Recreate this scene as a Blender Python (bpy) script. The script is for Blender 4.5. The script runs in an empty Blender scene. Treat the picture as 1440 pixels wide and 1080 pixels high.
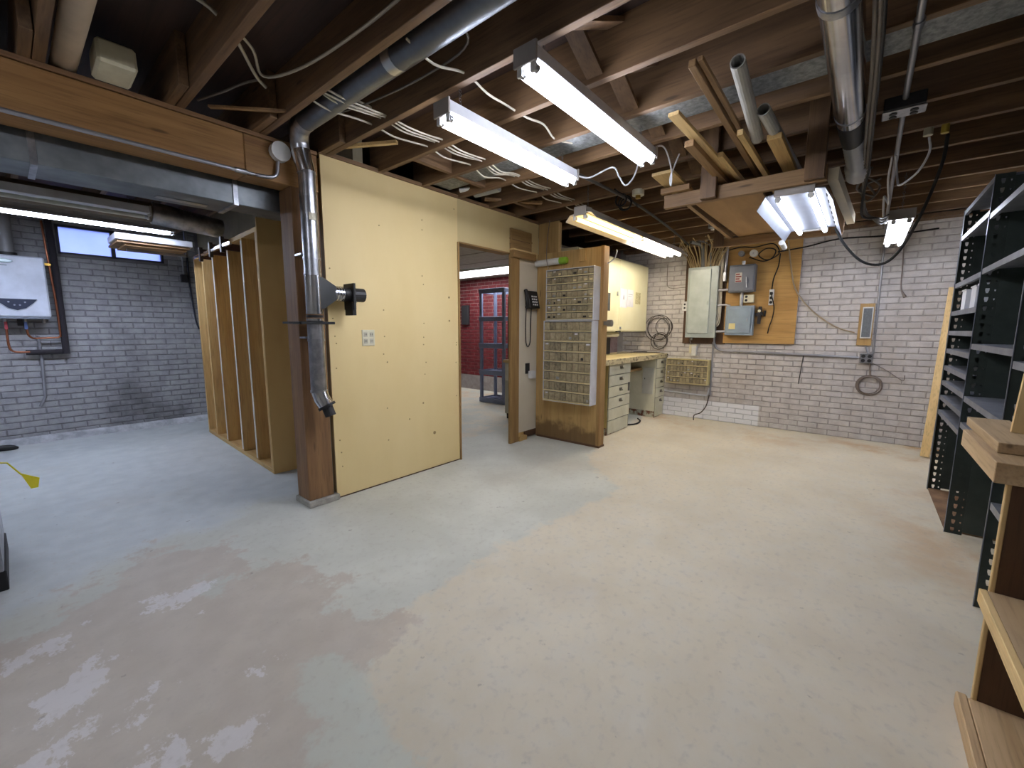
import bpy, math, random
from mathutils import Vector, Matrix, Euler
random.seed(7)
SC = bpy.context.scene
COL = SC.collection

# ---------------------------------------------------------------- camera
cam_data = bpy.data.cameras.new('camera'); cam = bpy.data.objects.new('camera', cam_data); COL.objects.link(cam)
CR = ((0.63958003, -0.09824486, 0.7624207), (-0.76871714, -0.08608543, 0.6337691), (0.00336876, -0.99143191, -0.13058103))
CAMZ = 1.27
cam.matrix_world = Matrix(((CR[0][0], -CR[0][1], -CR[0][2], 0), (CR[1][0], -CR[1][1], -CR[1][2], 0),
                           (CR[2][0], -CR[2][1], -CR[2][2], CAMZ), (0, 0, 0, 1)))
cam_data.sensor_width = 36.0; cam_data.lens = 36.0 * 590.09 / 1440.0; cam_data.clip_start = 0.02
SC.camera = cam
# ---------------------------------------------------------------- world (daylight outside the small window)
w = bpy.data.worlds.new('world'); SC.world = w; w.use_nodes = True
w.node_tree.nodes['Background'].inputs[0].default_value = (0.62, 0.70, 1.0, 1)
w.node_tree.nodes['Background'].inputs[1].default_value = 1.2
SC.view_settings.view_transform = 'Standard'; SC.view_settings.look = 'None'
SC.view_settings.exposure = 0.95; SC.view_settings.gamma = 1.0; SC.view_settings.use_curve_mapping = False
TUBE = 22.0            # radiance of a burning lamp tube

def lin(c):
    return tuple(((x / 255) / 12.92 if x / 255 <= .04045 else ((x / 255 + .055) / 1.055) ** 2.4) for x in c)

# ---------------------------------------------------------------- materials
MATS = {}
def M(name, col, rough=.6, metal=0.0, col2=None, scale=6.0, stretch=(1, 1, 1), bump=0.0, detail=4.0, lo=.35, hi=.68,
      emit=None, estr=0.0, alpha=1.0, trans=0.0, coat=0.0, rnd=.12, world=False, grain=None, stain=None):
    if name in MATS: return MATS[name]
    m = bpy.data.materials.new(name); m.use_nodes = True; MATS[name] = m
    nt = m.node_tree; N = nt.nodes; L = nt.links; b = N['Principled BSDF']
    c1 = lin(col); c2 = lin(col2) if col2 else tuple(x * .82 for x in c1)
    if world:
        src = N.new('ShaderNodeNewGeometry').outputs['Position']
    else:
        src = N.new('ShaderNodeTexCoord').outputs['Object']
    oi = N.new('ShaderNodeObjectInfo')
    ml = N.new('ShaderNodeVectorMath'); ml.operation = 'MULTIPLY'; ml.inputs[1].default_value = stretch
    L.new(src, ml.inputs[0])
    ad = N.new('ShaderNodeVectorMath'); ad.operation = 'ADD'; L.new(ml.outputs[0], ad.inputs[0])
    mm = N.new('ShaderNodeMath'); mm.operation = 'MULTIPLY'; mm.inputs[1].default_value = 0 if world else 37.0
    L.new(oi.outputs['Random'], mm.inputs[0]); L.new(mm.outputs[0], ad.inputs[1])
    nz = N.new('ShaderNodeTexNoise'); nz.inputs['Scale'].default_value = scale; nz.inputs['Detail'].default_value = detail
    nz.inputs['Roughness'].default_value = .62; L.new(ad.outputs[0], nz.inputs['Vector'])
    rp = N.new('ShaderNodeValToRGB'); rp.color_ramp.elements[0].position = lo; rp.color_ramp.elements[1].position = hi
    rp.color_ramp.elements[0].color = (*c2, 1); rp.color_ramp.elements[1].color = (*c1, 1)
    L.new(nz.outputs['Fac'], rp.inputs[0])
    colout = rp.outputs[0]
    def mixc(f, ca, cb):
        n = N.new('ShaderNodeMix'); n.data_type = 'RGBA'; L.new(f, n.inputs[0]); L.new(ca, n.inputs[6]); n.inputs[7].default_value = (*cb, 1); return n.outputs[2]
    def rng(f, a, bb, t=1.0):
        n = N.new('ShaderNodeMapRange'); n.interpolation_type = 'SMOOTHSTEP'; n.inputs['From Min'].default_value = a; n.inputs['From Max'].default_value = bb; n.inputs['To Max'].default_value = t; L.new(f, n.inputs[0]); return n.outputs[0]
    if grain:                                  # fine fibre lines and scattered knots of sawn timber
        n2 = N.new('ShaderNodeTexNoise'); n2.inputs['Scale'].default_value = scale * 7; n2.inputs['Detail'].default_value = 3; L.new(ad.outputs[0], n2.inputs['Vector'])
        colout = mixc(rng(n2.outputs['Fac'], .48, .7, .38), colout, tuple(x * .55 for x in c2))
        kv = N.new('ShaderNodeVectorMath'); kv.operation = 'MULTIPLY'; kv.inputs[1].default_value = tuple(max(q, .32) / .6 for q in stretch); L.new(src, kv.inputs[0])
        ka = N.new('ShaderNodeVectorMath'); ka.operation = 'ADD'; L.new(kv.outputs[0], ka.inputs[0]); L.new(mm.outputs[0], ka.inputs[1])
        vo = N.new('ShaderNodeTexVoronoi'); vo.inputs['Scale'].default_value = 3.2; L.new(ka.outputs[0], vo.inputs['Vector'])
        colout = mixc(rng(vo.outputs['Distance'], grain, grain * .35, .75), colout, tuple(x * .35 for x in c2))
    if stain:                                  # water stain creeping up a board's foot: (top height, colour)
        g = N.new('ShaderNodeNewGeometry'); sx = N.new('ShaderNodeSeparateXYZ'); L.new(g.outputs['Position'], sx.inputs[0])
        n3 = N.new('ShaderNodeTexNoise'); n3.inputs['Scale'].default_value = 9; n3.inputs['Detail'].default_value = 6; L.new(g.outputs['Position'], n3.inputs['Vector'])
        a1 = N.new('ShaderNodeMath'); a1.operation = 'MULTIPLY_ADD'; L.new(n3.outputs['Fac'], a1.inputs[0]); a1.inputs[1].default_value = .35; L.new(sx.outputs[2], a1.inputs[2])
        colout = mixc(rng(a1.outputs[0], stain[0] + .2, stain[0] + .08, .7), colout, lin(stain[1]))
    hs = N.new('ShaderNodeHueSaturation'); L.new(colout, hs.inputs['Color'])
    mr = N.new('ShaderNodeMapRange'); mr.inputs['To Min'].default_value = 1 - rnd; mr.inputs['To Max'].default_value = 1 + rnd
    L.new(oi.outputs['Random'], mr.inputs[0]); L.new(mr.outputs[0], hs.inputs['Value'])
    L.new(hs.outputs[0], b.inputs['Base Color'])
    b.inputs['Roughness'].default_value = rough; b.inputs['Metallic'].default_value = metal
    b.inputs['Transmission Weight'].default_value = trans; b.inputs['Alpha'].default_value = alpha
    b.inputs['Coat Weight'].default_value = coat
    if bump:
        bp = N.new('ShaderNodeBump'); bp.inputs['Strength'].default_value = bump; bp.inputs['Distance'].default_value = .01
        L.new(nz.outputs['Fac'], bp.inputs['Height']); L.new(bp.outputs[0], b.inputs['Normal'])
    if emit:
        b.inputs['Emission Color'].default_value = (*lin(emit), 1); b.inputs['Emission Strength'].default_value = estr
    return m

def wood(name, c1, c2, axis, rough=.62, scale=9.0, rnd=.14, bump=.2, knots=.10, stain=None):
    st = {'x': (.09, 1.6, 1.6), 'y': (1.6, .09, 1.6), 'z': (1.6, 1.6, .09)}[axis]
    return M(name + '_' + axis, c1, rough, 0, c2, scale, st, bump, 5, .3, .7, rnd=rnd, grain=knots, stain=stain)

def W_joist(a): return wood('joist_wood', (134, 104, 72), (90, 67, 48), a)
def W_beam(a): return wood('beam_wood', (176, 134, 80), (136, 96, 54), a)
def W_post(a): return wood('post_wood', (146, 110, 72), (112, 80, 52), a)
def W_stud(a): return wood('stud_wood', (206, 174, 116), (178, 142, 86), a)
def W_pine(a): return wood('pine_wood', (226, 196, 140), (208, 176, 120), a, knots=.06)
def W_old(a): return wood('old_lumber', (172, 138, 96), (128, 98, 66), a)
def W_ply(a): return wood('fir_plywood', (186, 156, 102), (158, 124, 74), a, scale=5)
def W_orange(a): return wood('orange_plywood', (198, 158, 94), (168, 126, 68), a, scale=5)
def W_trim(a): return wood('door_wood', (172, 138, 86), (140, 106, 62), a)
def W_dark(a): return wood('dark_board', (104, 74, 48), (76, 52, 34), a)
def W_shelf(a): return wood('pale_board', (206, 178, 138), (176, 146, 106), a)

m_steel = lambda: M('galvanised', (196, 198, 204), .32, 1.0, (150, 154, 162), 14, (1, 1, 1), .03, rnd=.04)
m_shiny = lambda: M('shiny_duct', (220, 220, 224), .18, 1.0, (184, 186, 192), 5, rnd=.02)
m_duct = lambda: M('sheet_duct', (150, 156, 160), .45, .85, (112, 118, 124), 4, rnd=.03)
m_pan = lambda: M('spangled_steel', (158, 162, 164), .5, .75, (112, 116, 118), 38, rnd=.02)
m_cond = lambda: M('conduit_grey', (176, 178, 186), .38, .8, rnd=.03)
m_black = lambda: M('black_plastic', (26, 26, 28), .5, 0, rnd=.05)
m_rubber = lambda: M('black_rubber', (13, 13, 14), .8, 0, rnd=.05)
m_white = lambda: M('white_plastic', (226, 226, 224), .45, 0, rnd=.03)
m_wpaint = lambda: M('white_enamel', (224, 226, 232), .35, 0, rnd=.02)
m_cream = lambda: M('cream_plastic', (228, 222, 196), .45, 0, rnd=.03)
m_cable = lambda: M('white_cable', (206, 198, 180), .6, 0, rnd=.08)
m_cable2 = lambda: M('tan_cable', (186, 164, 122), .6, 0, rnd=.2)
m_cableg = lambda: M('grey_cable', (120, 112, 104), .6, 0, rnd=.08)
m_copper = lambda: M('copper', (176, 112, 82), .35, .9, rnd=.04)
m_pap = lambda: M('paper', (226, 226, 232), .8, 0, rnd=.02)

# ---------------------------------------------------------------- mesh builder (world coordinates in, one object out)
class MB:
    def __init__(s): s.v = []; s.f = []; s.sm = []
    def add(s, vs, fs, smooth=False):
        o = len(s.v); s.v += [tuple(v) for v in vs]
        for f in fs: s.f.append([i + o for i in f]); s.sm.append(smooth)
        return s
    def box(s, x0, x1, y0, y1, z0, z1):
        vs = [(x, y, z) for z in (z0, z1) for y in (y0, y1) for x in (x0, x1)]
        return s.add(vs, [(0, 2, 3, 1), (4, 5, 7, 6), (0, 1, 5, 4), (1, 3, 7, 5), (3, 2, 6, 7), (2, 0, 4, 6)])
    def bar(s, p0, p1, wd, th, up=(0, 0, 1)):
        """rectangular board from p0 to p1; wd across, th along up"""
        p0 = Vector(p0); p1 = Vector(p1); d = (p1 - p0).normalized(); u = Vector(up)
        a = d.cross(u).normalized(); u = a.cross(d).normalized()
        vs = []
        for p in (p0, p1):
            for i, j in ((-1, -1), (1, -1), (1, 1), (-1, 1)): vs.append(p + a * (i * wd / 2) + u * (j * th / 2))
        return s.add(vs, [(0, 3, 2, 1), (4, 5, 6, 7), (0, 1, 5, 4), (1, 2, 6, 5), (2, 3, 7, 6), (3, 0, 4, 7)])
    def tube(s, pts, r, n=8, caps=True, closed=False):
        P = [Vector(p) for p in pts]; k = len(P); R = r if isinstance(r, (list, tuple)) else [r] * k
        d = (P[1] - P[0]).normalized(); a = d.orthogonal().normalized(); rings = []
        for i in range(k):
            if closed: t = (P[(i + 1) % k] - P[i - 1])
            elif i == 0: t = P[1] - P[0]
            elif i == k - 1: t = P[-1] - P[-2]
            else: t = (P[i + 1] - P[i]).normalized() + (P[i] - P[i - 1]).normalized()
            t = t.normalized() if t.length > 1e-9 else d
            a = (a - t * a.dot(t)); a = a.normalized() if a.length > 1e-6 else t.orthogonal().normalized()
            b = t.cross(a); rings.append([P[i] + (a * math.cos(2 * math.pi * j / n) + b * math.sin(2 * math.pi * j / n)) * R[i] for j in range(n)])
        vs = [v for rg in rings for v in rg]; fs = []
        for i in range(k if closed else k - 1):
            i2 = (i + 1) % k
            for j in range(n): fs.append((i * n + j, i * n + (j + 1) % n, i2 * n + (j + 1) % n, i2 * n + j))
        s.add(vs, fs, True)
        if caps and not closed:
            s.add(rings[0], [tuple(range(n))[::-1]]); s.add(rings[-1], [tuple(range(n))])
        return s
    def ring(s, p0, p1, r0, r1, n=16):
        """hollow pipe, outer r0, inner r1"""
        P0 = Vector(p0); P1 = Vector(p1); d = (P1 - P0).normalized(); a = d.orthogonal().normalized(); b = d.cross(a); vs = []
        for P, r in ((P0, r0), (P1, r0), (P1, r1), (P0, r1)):
            vs += [P + (a * math.cos(2 * math.pi * j / n) + b * math.sin(2 * math.pi * j / n)) * r for j in range(n)]
        fs = []
        for q in range(4):
            q2 = (q + 1) % 4
            for j in range(n): fs.append((q * n + j, q * n + (j + 1) % n, q2 * n + (j + 1) % n, q2 * n + j))
        return s.add(vs, fs, False)
    def prism(s, poly, axis, a0, a1):
        """poly of 2D points in the plane across axis ('x': (y,z), 'y': (x,z), 'z': (x,y))"""
        def p3(p, a): return {'x': (a, p[0], p[1]), 'y': (p[0], a, p[1]), 'z': (p[0], p[1], a)}[axis]
        n = len(poly); vs = [p3(p, a0) for p in poly] + [p3(p, a1) for p in poly]
        fs = [tuple(range(n))[::-1], tuple(range(n, 2 * n))] + [(i, (i + 1) % n, n + (i + 1) % n, n + i) for i in range(n)]
        return s.add(vs, fs)
    def mesh(s, name, org=(0, 0, 0)):
        me = bpy.data.meshes.new(name)
        me.from_pydata([(v[0] - org[0], v[1] - org[1], v[2] - org[2]) for v in s.v], [], s.f)
        me.polygons.foreach_set('use_smooth', s.sm); me.update()
        import bmesh
        bm = bmesh.new(); bm.from_mesh(me); bmesh.ops.recalc_face_normals(bm, faces=bm.faces); bm.to_mesh(me); bm.free()
        return me
    def ctr(s):
        return tuple((min(v[i] for v in s.v) + max(v[i] for v in s.v)) / 2 for i in range(3))
    def build(s, name, mat, parent=None, bevel=0.0, label=None):
        c = s.ctr(); me = s.mesh(name, c); me.materials.append(mat)
        o = bpy.data.objects.new(name, me); COL.objects.link(o)
        base = Vector(WL.get(parent.name, (0, 0, 0))) if parent else Vector((0, 0, 0))
        if parent: o.parent = parent
        o.location = Vector(c) - base; WL[o.name] = tuple(c) if not (parent and parent.name in LOCAL) else tuple(c)
        if parent and parent.name in LOCAL: LOCAL.add(o.name)
        if bevel:
            b = o.modifiers.new('bevel', 'BEVEL'); b.width = bevel; b.segments = 1; b.limit_method = 'ANGLE'
        if label: o['label'] = label
        return o
WL = {}; LOCAL = set()

def T(name, label, cat, loc=(0, 0, 0), group=None, rotz=0.0, local=False):
    o = bpy.data.objects.new(name, None); COL.objects.link(o); o.empty_display_size = .05
    o.location = loc; o.rotation_euler = (0, 0, rotz)
    o['label'] = label; o['category'] = cat
    if group: o['group'] = group
    WL[o.name] = (0, 0, 0) if local else tuple(loc)
    if local: LOCAL.add(o.name)
    return o
def thing(name, mb, mat, label, cat, group=None, bevel=0.0):
    o = mb.build(name, mat, None, bevel); o['label'] = label; o['category'] = cat
    if group: o['group'] = group
    return o
def struct(o, label=None):
    o['kind'] = 'structure'
    if label: o['label'] = label
    return o
def part(name, mat, parent, mb, bevel=0.0, label=None): return mb.build(name, mat, parent, bevel, label)
def clone(o, name, parent, world_loc):
    c = o.copy(); c.name = name; COL.objects.link(c); c.parent = parent
    c.location = Vector(world_loc) - Vector(WL.get(parent.name, (0, 0, 0)) if parent else (0, 0, 0)); WL[c.name] = tuple(world_loc)
    return c
def BX(*a): return MB().box(*a)
def TB(pts, r, n=8, **k): return MB().tube(pts, r, n, **k)
def sm(pts, k=6):
    """Catmull-Rom through points"""
    P = [Vector(p) for p in pts]; P = [P[0] * 2 - P[1]] + P + [P[-1] * 2 - P[-2]]; out = []
    for i in range(1, len(P) - 2):
        for j in range(k):
            t = j / k; a, b, c, d = P[i - 1:i + 3]
            out.append(.5 * ((2 * b) + (c - a) * t + (2 * a - 5 * b + 4 * c - d) * t * t + (-a + 3 * b - 3 * c + d) * t ** 3))
    out.append(P[-2]); return out
def circ(c, r, axis, n=24, a0=0, a1=2 * math.pi):
    out = []
    for i in range(n):
        t = a0 + (a1 - a0) * i / n
        u, v = r * math.cos(t), r * math.sin(t)
        out.append({'x': (c[0], c[1] + u, c[2] + v), 'y': (c[0] + u, c[1], c[2] + v), 'z': (c[0] + u, c[1] + v, c[2])}[axis])
    return out
def project(p):
    d = (p[0], p[1], p[2] - CAMZ); c = [sum(CR[j][i] * d[j] for j in range(3)) for i in range(3)]
    if c[2] < .05: return None
    return (720 + 590.09 * c[0] / c[2], 540 + 590.09 * c[1] / c[2])
YP, XR, YL = 2.927, 6.27, 6.97       # panel wall, brick wall at the end, brick wall of the side room
# ================================================================ floor
def inpoly(p, poly):
    r = False; j = len(poly) - 1
    for i in range(len(poly)):
        (xi, yi), (xj, yj) = poly[i], poly[j]
        if (yi > p[1]) != (yj > p[1]) and p[0] < (xj - xi) * (p[1] - yi) / (yj - yi) + xi: r = not r
        j = i
    return r
def pdist(p, poly):
    best = 9
    for i in range(len(poly)):
        a = poly[i - 1]; b = poly[i]; dx, dy = b[0] - a[0], b[1] - a[1]
        t = max(0, min(1, ((p[0] - a[0]) * dx + (p[1] - a[1]) * dy) / (dx * dx + dy * dy)))
        best = min(best, math.hypot(p[0] - a[0] - t * dx, p[1] - a[1] - t * dy))
    return best
def sd(p, poly):
    d = pdist(p, poly); return d if inpoly(p, poly) else -d
BROWN = [(-0.3, 2.6), (0.1, 2.72), (0.28, 2.97), (0.52, 3.12), (0.69, 2.79), (0.69, 2.43), (0.88, 2.2), (0.86, 1.78), (0.93, 1.47), (0.69, 1.3), (0.56, 0.9), (0.1, .2), (-1.6, .5), (-1.6, 2.5)]
CREAM = [(0.92, 1.45), (1.44, 1.54), (2.1, 1.5), (3.02, 1.4), (3.39, 1.86), (4.4, 2.3), (6.4, 2.4), (6.4, -1.2), (-1.5, -1.2), (-1.5, .3), (.3, .6), (0.58, 0.97), (0.67, 1.27)]
FLAKE = [[(-0.08, 1.97), (-0.05, 2.08), (0.04, 2.15), (0.15, 2.22), (0.17, 2.07), (0.11, 1.99), (0.04, 1.92), (-0.02, 1.82)], [(-0.1, 1.76), (-0.06, 1.86), (0.03, 1.82), (0.03, 1.74), (-0.05, 1.62)],
         [(0.11, 1.82), (0.13, 1.92), (0.19, 1.8), (0.16, 1.68), (0.12, 1.66)], [(0.26, 2.46), (0.37, 2.5), (0.54, 2.42), (0.47, 2.30), (0.3, 2.34)], [(0.24, 1.41), (0.34, 1.49), (0.44, 1.42), (0.37, 1.35), (0.27, 1.33)],
         [(0.1, 1.52), (0.19, 1.58), (0.28, 1.46), (0.24, 1.36)], [(-.16, 2.3), (-.05, 2.45), (.1, 2.5), (.02, 2.3)], [(.42, 2.18), (.46, 2.18), (.45, 2.13)], [(.27, 1.84), (.31, 1.84), (.29, 1.79)], [(.48, 1.68), (.55, 1.66), (.5, 1.6)]]
GREEN = [(0.57, 1.6), (0.72, 1.5), (0.76, 1.3), (0.74, 1.12), (0.66, 0.8), (0.47, 1.02), (0.42, 1.22), (0.56, 1.22), (0.50, 1.37)]
BLUE = [(1.35, 3.2), (1.05, 3.35), (.75, 3.05), (.55, 3.15), (.2, 3.0), (-.1, 2.72), (-2.3, 2.7), (-2.3, 7.1), (2.0, 7.1), (2.0, 3.3)]
nx, ny = 200, 196; x0, x1, y0, y1 = -2.2, 6.4, -1.15, 7.1
vs = []; cols = []; col2 = []
for j in range(ny + 1):
    for i in range(nx + 1):
        p = (x0 + (x1 - x0) * i / nx, y0 + (y1 - y0) * j / ny); vs.append((p[0], p[1], 0))
        if p[0] > 2.2 and p[1] > 3.4: cols += [0.5, 0, 0, 1]; col2 += [0, 0, 0, 1]; continue
        c = .5 + max(-.5, min(.5, sd(p, CREAM) / .9)); b = .5 + max(-.5, min(.5, sd(p, BROWN) / 1.3))
        bl = .5 + max(-.5, min(.5, sd(p, BLUE) / 1.6))
        cols += [c, b, bl, 1]
        near = p[0] < 1.4 and p[1] > .3 and p[1] < 3
        col2 += [max(0, .5 + min(.5, max(sd(p, q) for q in FLAKE) / .3)) if near else 0, max(0, .5 + min(.5, sd(p, GREEN) / .5)) if near else 0, 0, 1]
fcs = [(j * (nx + 1) + i, j * (nx + 1) + i + 1, (j + 1) * (nx + 1) + i + 1, (j + 1) * (nx + 1) + i) for j in range(ny) for i in range(nx)]
me = bpy.data.meshes.new('floor'); me.from_pydata(vs, [], fcs); me.update()
ca = me.color_attributes.new('wear', 'FLOAT_COLOR', 'POINT'); ca.data.foreach_set('color', cols); cb_ = me.color_attributes.new('flakes', 'FLOAT_COLOR', 'POINT'); cb_.data.foreach_set('color', col2)
floor = bpy.data.objects.new('floor', me); COL.objects.link(floor); struct(floor, 'worn painted concrete floor with bare tan patches'); WL['floor'] = (0, 0, 0)
def floor_mat():
    m = bpy.data.materials.new('worn_concrete'); m.use_nodes = True; nt = m.node_tree; N = nt.nodes; L = nt.links; b = N['Principled BSDF']
    at = N.new('ShaderNodeVertexColor'); at.layer_name = 'wear'; sp = N.new('ShaderNodeSeparateColor'); L.new(at.outputs[0], sp.inputs[0])
    pos = N.new('ShaderNodeNewGeometry').outputs['Position']
    def noise(s, d=6, r=.6, st=None):
        n = N.new('ShaderNodeTexNoise'); n.inputs['Scale'].default_value = s; n.inputs['Detail'].default_value = d; n.inputs['Roughness'].default_value = r
        v = pos
        if st:
            q = N.new('ShaderNodeVectorMath'); q.operation = 'MULTIPLY'; q.inputs[1].default_value = st; L.new(pos, q.inputs[0]); v = q.outputs[0]
        L.new(v, n.inputs['Vector']); return n.outputs['Fac']
    def math2(op, a, bb):
        n = N.new('ShaderNodeMath'); n.operation = op
        for k, x in enumerate((a, bb)):
            if isinstance(x, (int, float)): n.inputs[k].default_value = x
            else: L.new(x, n.inputs[k])
        return n.outputs[0]
    def ramp(f, a, bb):
        n = N.new('ShaderNodeMapRange'); n.interpolation_type = 'SMOOTHSTEP'; n.inputs['From Min'].default_value = a; n.inputs['From Max'].default_value = bb; L.new(f, n.inputs[0]); return n.outputs[0]
    def mix(f, c1, c2):
        n = N.new('ShaderNodeMix'); n.data_type = 'RGBA'
        if isinstance(f, float): n.inputs[0].default_value = f
        else: L.new(f, n.inputs[0])
        for k, c in ((6, c1), (7, c2)):
            if isinstance(c, tuple): n.inputs[k].default_value = (*lin(c), 1)
            else: L.new(c, n.inputs[k])
        return n.outputs[2]
    n1 = noise(1.6, 8); n2 = noise(7, 8, .65); n3 = noise(28, 6); nb = noise(3.2, 9, .72, (1, 1, 1)); nbig = noise(.7, 4)
    base = mix(ramp(n1, .35, .65), (196, 197, 186), (210, 211, 200))              # grey-green paint
    cream = mix(ramp(n1, .3, .7), (208, 198, 176), (220, 211, 190)); cream = mix(ramp(n2, .4, .75), cream, (214, 208, 192))
    rag = math2('ADD', math2('MULTIPLY', math2('SUBTRACT', nb, .5), .9), 0)
    fc = ramp(math2('ADD', sp.outputs[0], math2('MULTIPLY', rag, .5)), .46, .54)
    c = mix(fc, base, cream)
    blue = mix(ramp(n2, .3, .7), (190, 196, 196), (204, 209, 208))
    c = mix(ramp(math2('ADD', sp.outputs[2], math2('MULTIPLY', rag, .4)), .42, .6), c, blue)
    brown = mix(ramp(n2, .3, .7), (186, 174, 160), (200, 189, 175))
    fb = ramp(math2('ADD', sp.outputs[1], math2('ADD', rag, math2('MULTIPLY', math2('SUBTRACT', n1, .5), .5))), 0.46, .55)
    c = mix(math2('MULTIPLY', fb, .8), c, brown)
    # white paint flakes left in the worn patch
    at2 = N.new('ShaderNodeVertexColor'); at2.layer_name = 'flakes'; sp2 = N.new('ShaderNodeSeparateColor'); L.new(at2.outputs[0], sp2.inputs[0])
    nf = noise(11, 9, .72, (1, .7, 1))
    gr = ramp(math2('ADD', sp2.outputs[1], rag), .5, .6); c = mix(math2('MULTIPLY', gr, .8), c, (200, 204, 192))
    fl = ramp(math2('ADD', sp2.outputs[0], math2('MULTIPLY', math2('SUBTRACT', nf, .5), 1.6)), .52, .6)
    nw = noise(4.2, 10, .75, (.8, 1.2, 1)); fl2 = math2('MULTIPLY', ramp(nw, .60, .66), ramp(sp.outputs[1], .5, .62))
    c = mix(math2('MULTIPLY', fl2, .5), c, (214, 212, 210)); c = mix(math2('MULTIPLY', fl, .6), c, (228, 226, 228))
    # rust-coloured stains towards the end wall and the shelving
    sx = N.new('ShaderNodeSeparateXYZ'); L.new(pos, sx.inputs[0])
    ns = noise(.95, 7, .65, (1, 1, 1)); edge = math2('ADD', ramp(sx.outputs[0], 4.6, 6.3), math2('MULTIPLY', ramp(sx.outputs[1], .25, -.7), ramp(sx.outputs[0], 2.2, 3.4)))
    st = math2('MULTIPLY', ramp(ns, .5, .66), math2('MULTIPLY', edge, fc))
    c = mix(math2('MULTIPLY', st, .65), c, (190, 148, 96))
    # scuffs and specks
    nk = noise(16, 3, .5); c = mix(math2('MULTIPLY', ramp(nk, .70, .75), .4), c, (120, 112, 104))
    c = mix(math2('MULTIPLY', ramp(n3, .5, .75), .35), c, (168, 160, 150))
    c = mix(math2('MULTIPLY', ramp(nbig, .5, .75), .3), c, (182, 170, 154))
    L.new(c, b.inputs['Base Color']); b.inputs['Roughness'].default_value = .62
    bp = N.new('ShaderNodeBump'); bp.inputs['Strength'].default_value = .12; bp.inputs['Distance'].default_value = .01; L.new(n2, bp.inputs['Height']); L.new(bp.outputs[0], b.inputs['Normal'])
    return m
me.materials.append(floor_mat())

# ================================================================ brick walls
def brick_mat(name, c1, c2, dirt, dirt_amt=.5, dirt_scale=1.1, repaint=None):
    m = bpy.data.materials.new(name); m.use_nodes = True; nt = m.node_tree; N = nt.nodes; L = nt.links; b = N['Principled BSDF']
    pos = N.new('ShaderNodeNewGeometry').outputs['Position']
    def noise(s, d=6, r=.6):
        n = N.new('ShaderNodeTexNoise'); n.inputs['Scale'].default_value = s; n.inputs['Detail'].default_value = d; n.inputs['Roughness'].default_value = r; L.new(pos, n.inputs['Vector']); return n.outputs['Fac']
    def rmp(f, a, bb, o1=1.0):
        n = N.new('ShaderNodeMapRange'); n.interpolation_type = 'SMOOTHSTEP'; n.inputs['From Min'].default_value = a; n.inputs['From Max'].default_value = bb; n.inputs['To Max'].default_value = o1; L.new(f, n.inputs[0]); return n.outputs[0]
    def mix(f, c1, c2):
        n = N.new('ShaderNodeMix'); n.data_type = 'RGBA'; L.new(f, n.inputs[0])
        for k, c in ((6, c1), (7, c2)):
            if isinstance(c, tuple): n.inputs[k].default_value = (*lin(c), 1)
            else: L.new(c, n.inputs[k])
        return n.outputs[2]
    c = mix(rmp(noise(9, 6, .7), .35, .65), c2, c1)
    c = mix(rmp(noise(dirt_scale, 8, .68), .5, .68, dirt_amt), c, dirt)
    c = mix(rmp(noise(22, 4), .62, .72, .4), c, dirt)
    if repaint:      # (y limit, z limit, colour): freshly whitewashed patch in the corner
        sx = N.new('ShaderNodeSeparateXYZ'); L.new(pos, sx.inputs[0])
        a = rmp(sx.outputs[1], repaint[0] - .012, repaint[0] + .012); z = rmp(sx.outputs[2], repaint[1] + .012, repaint[1] - .012)
        q = N.new('ShaderNodeMath'); q.operation = 'MULTIPLY'; L.new(a, q.inputs[0]); L.new(z, q.inputs[1])
        c = mix(q.outputs[0], c, repaint[2])
    L.new(c, b.inputs['Base Color']); b.inputs['Roughness'].default_value = .7
    bp = N.new('ShaderNodeBump'); bp.inputs['Strength'].default_value = .35; bp.inputs['Distance'].default_value = .006; L.new(noise(40, 5), bp.inputs['Height']); L.new(bp.outputs[0], b.inputs['Normal'])
    return m
BW, BH = .2032, .0677
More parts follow.
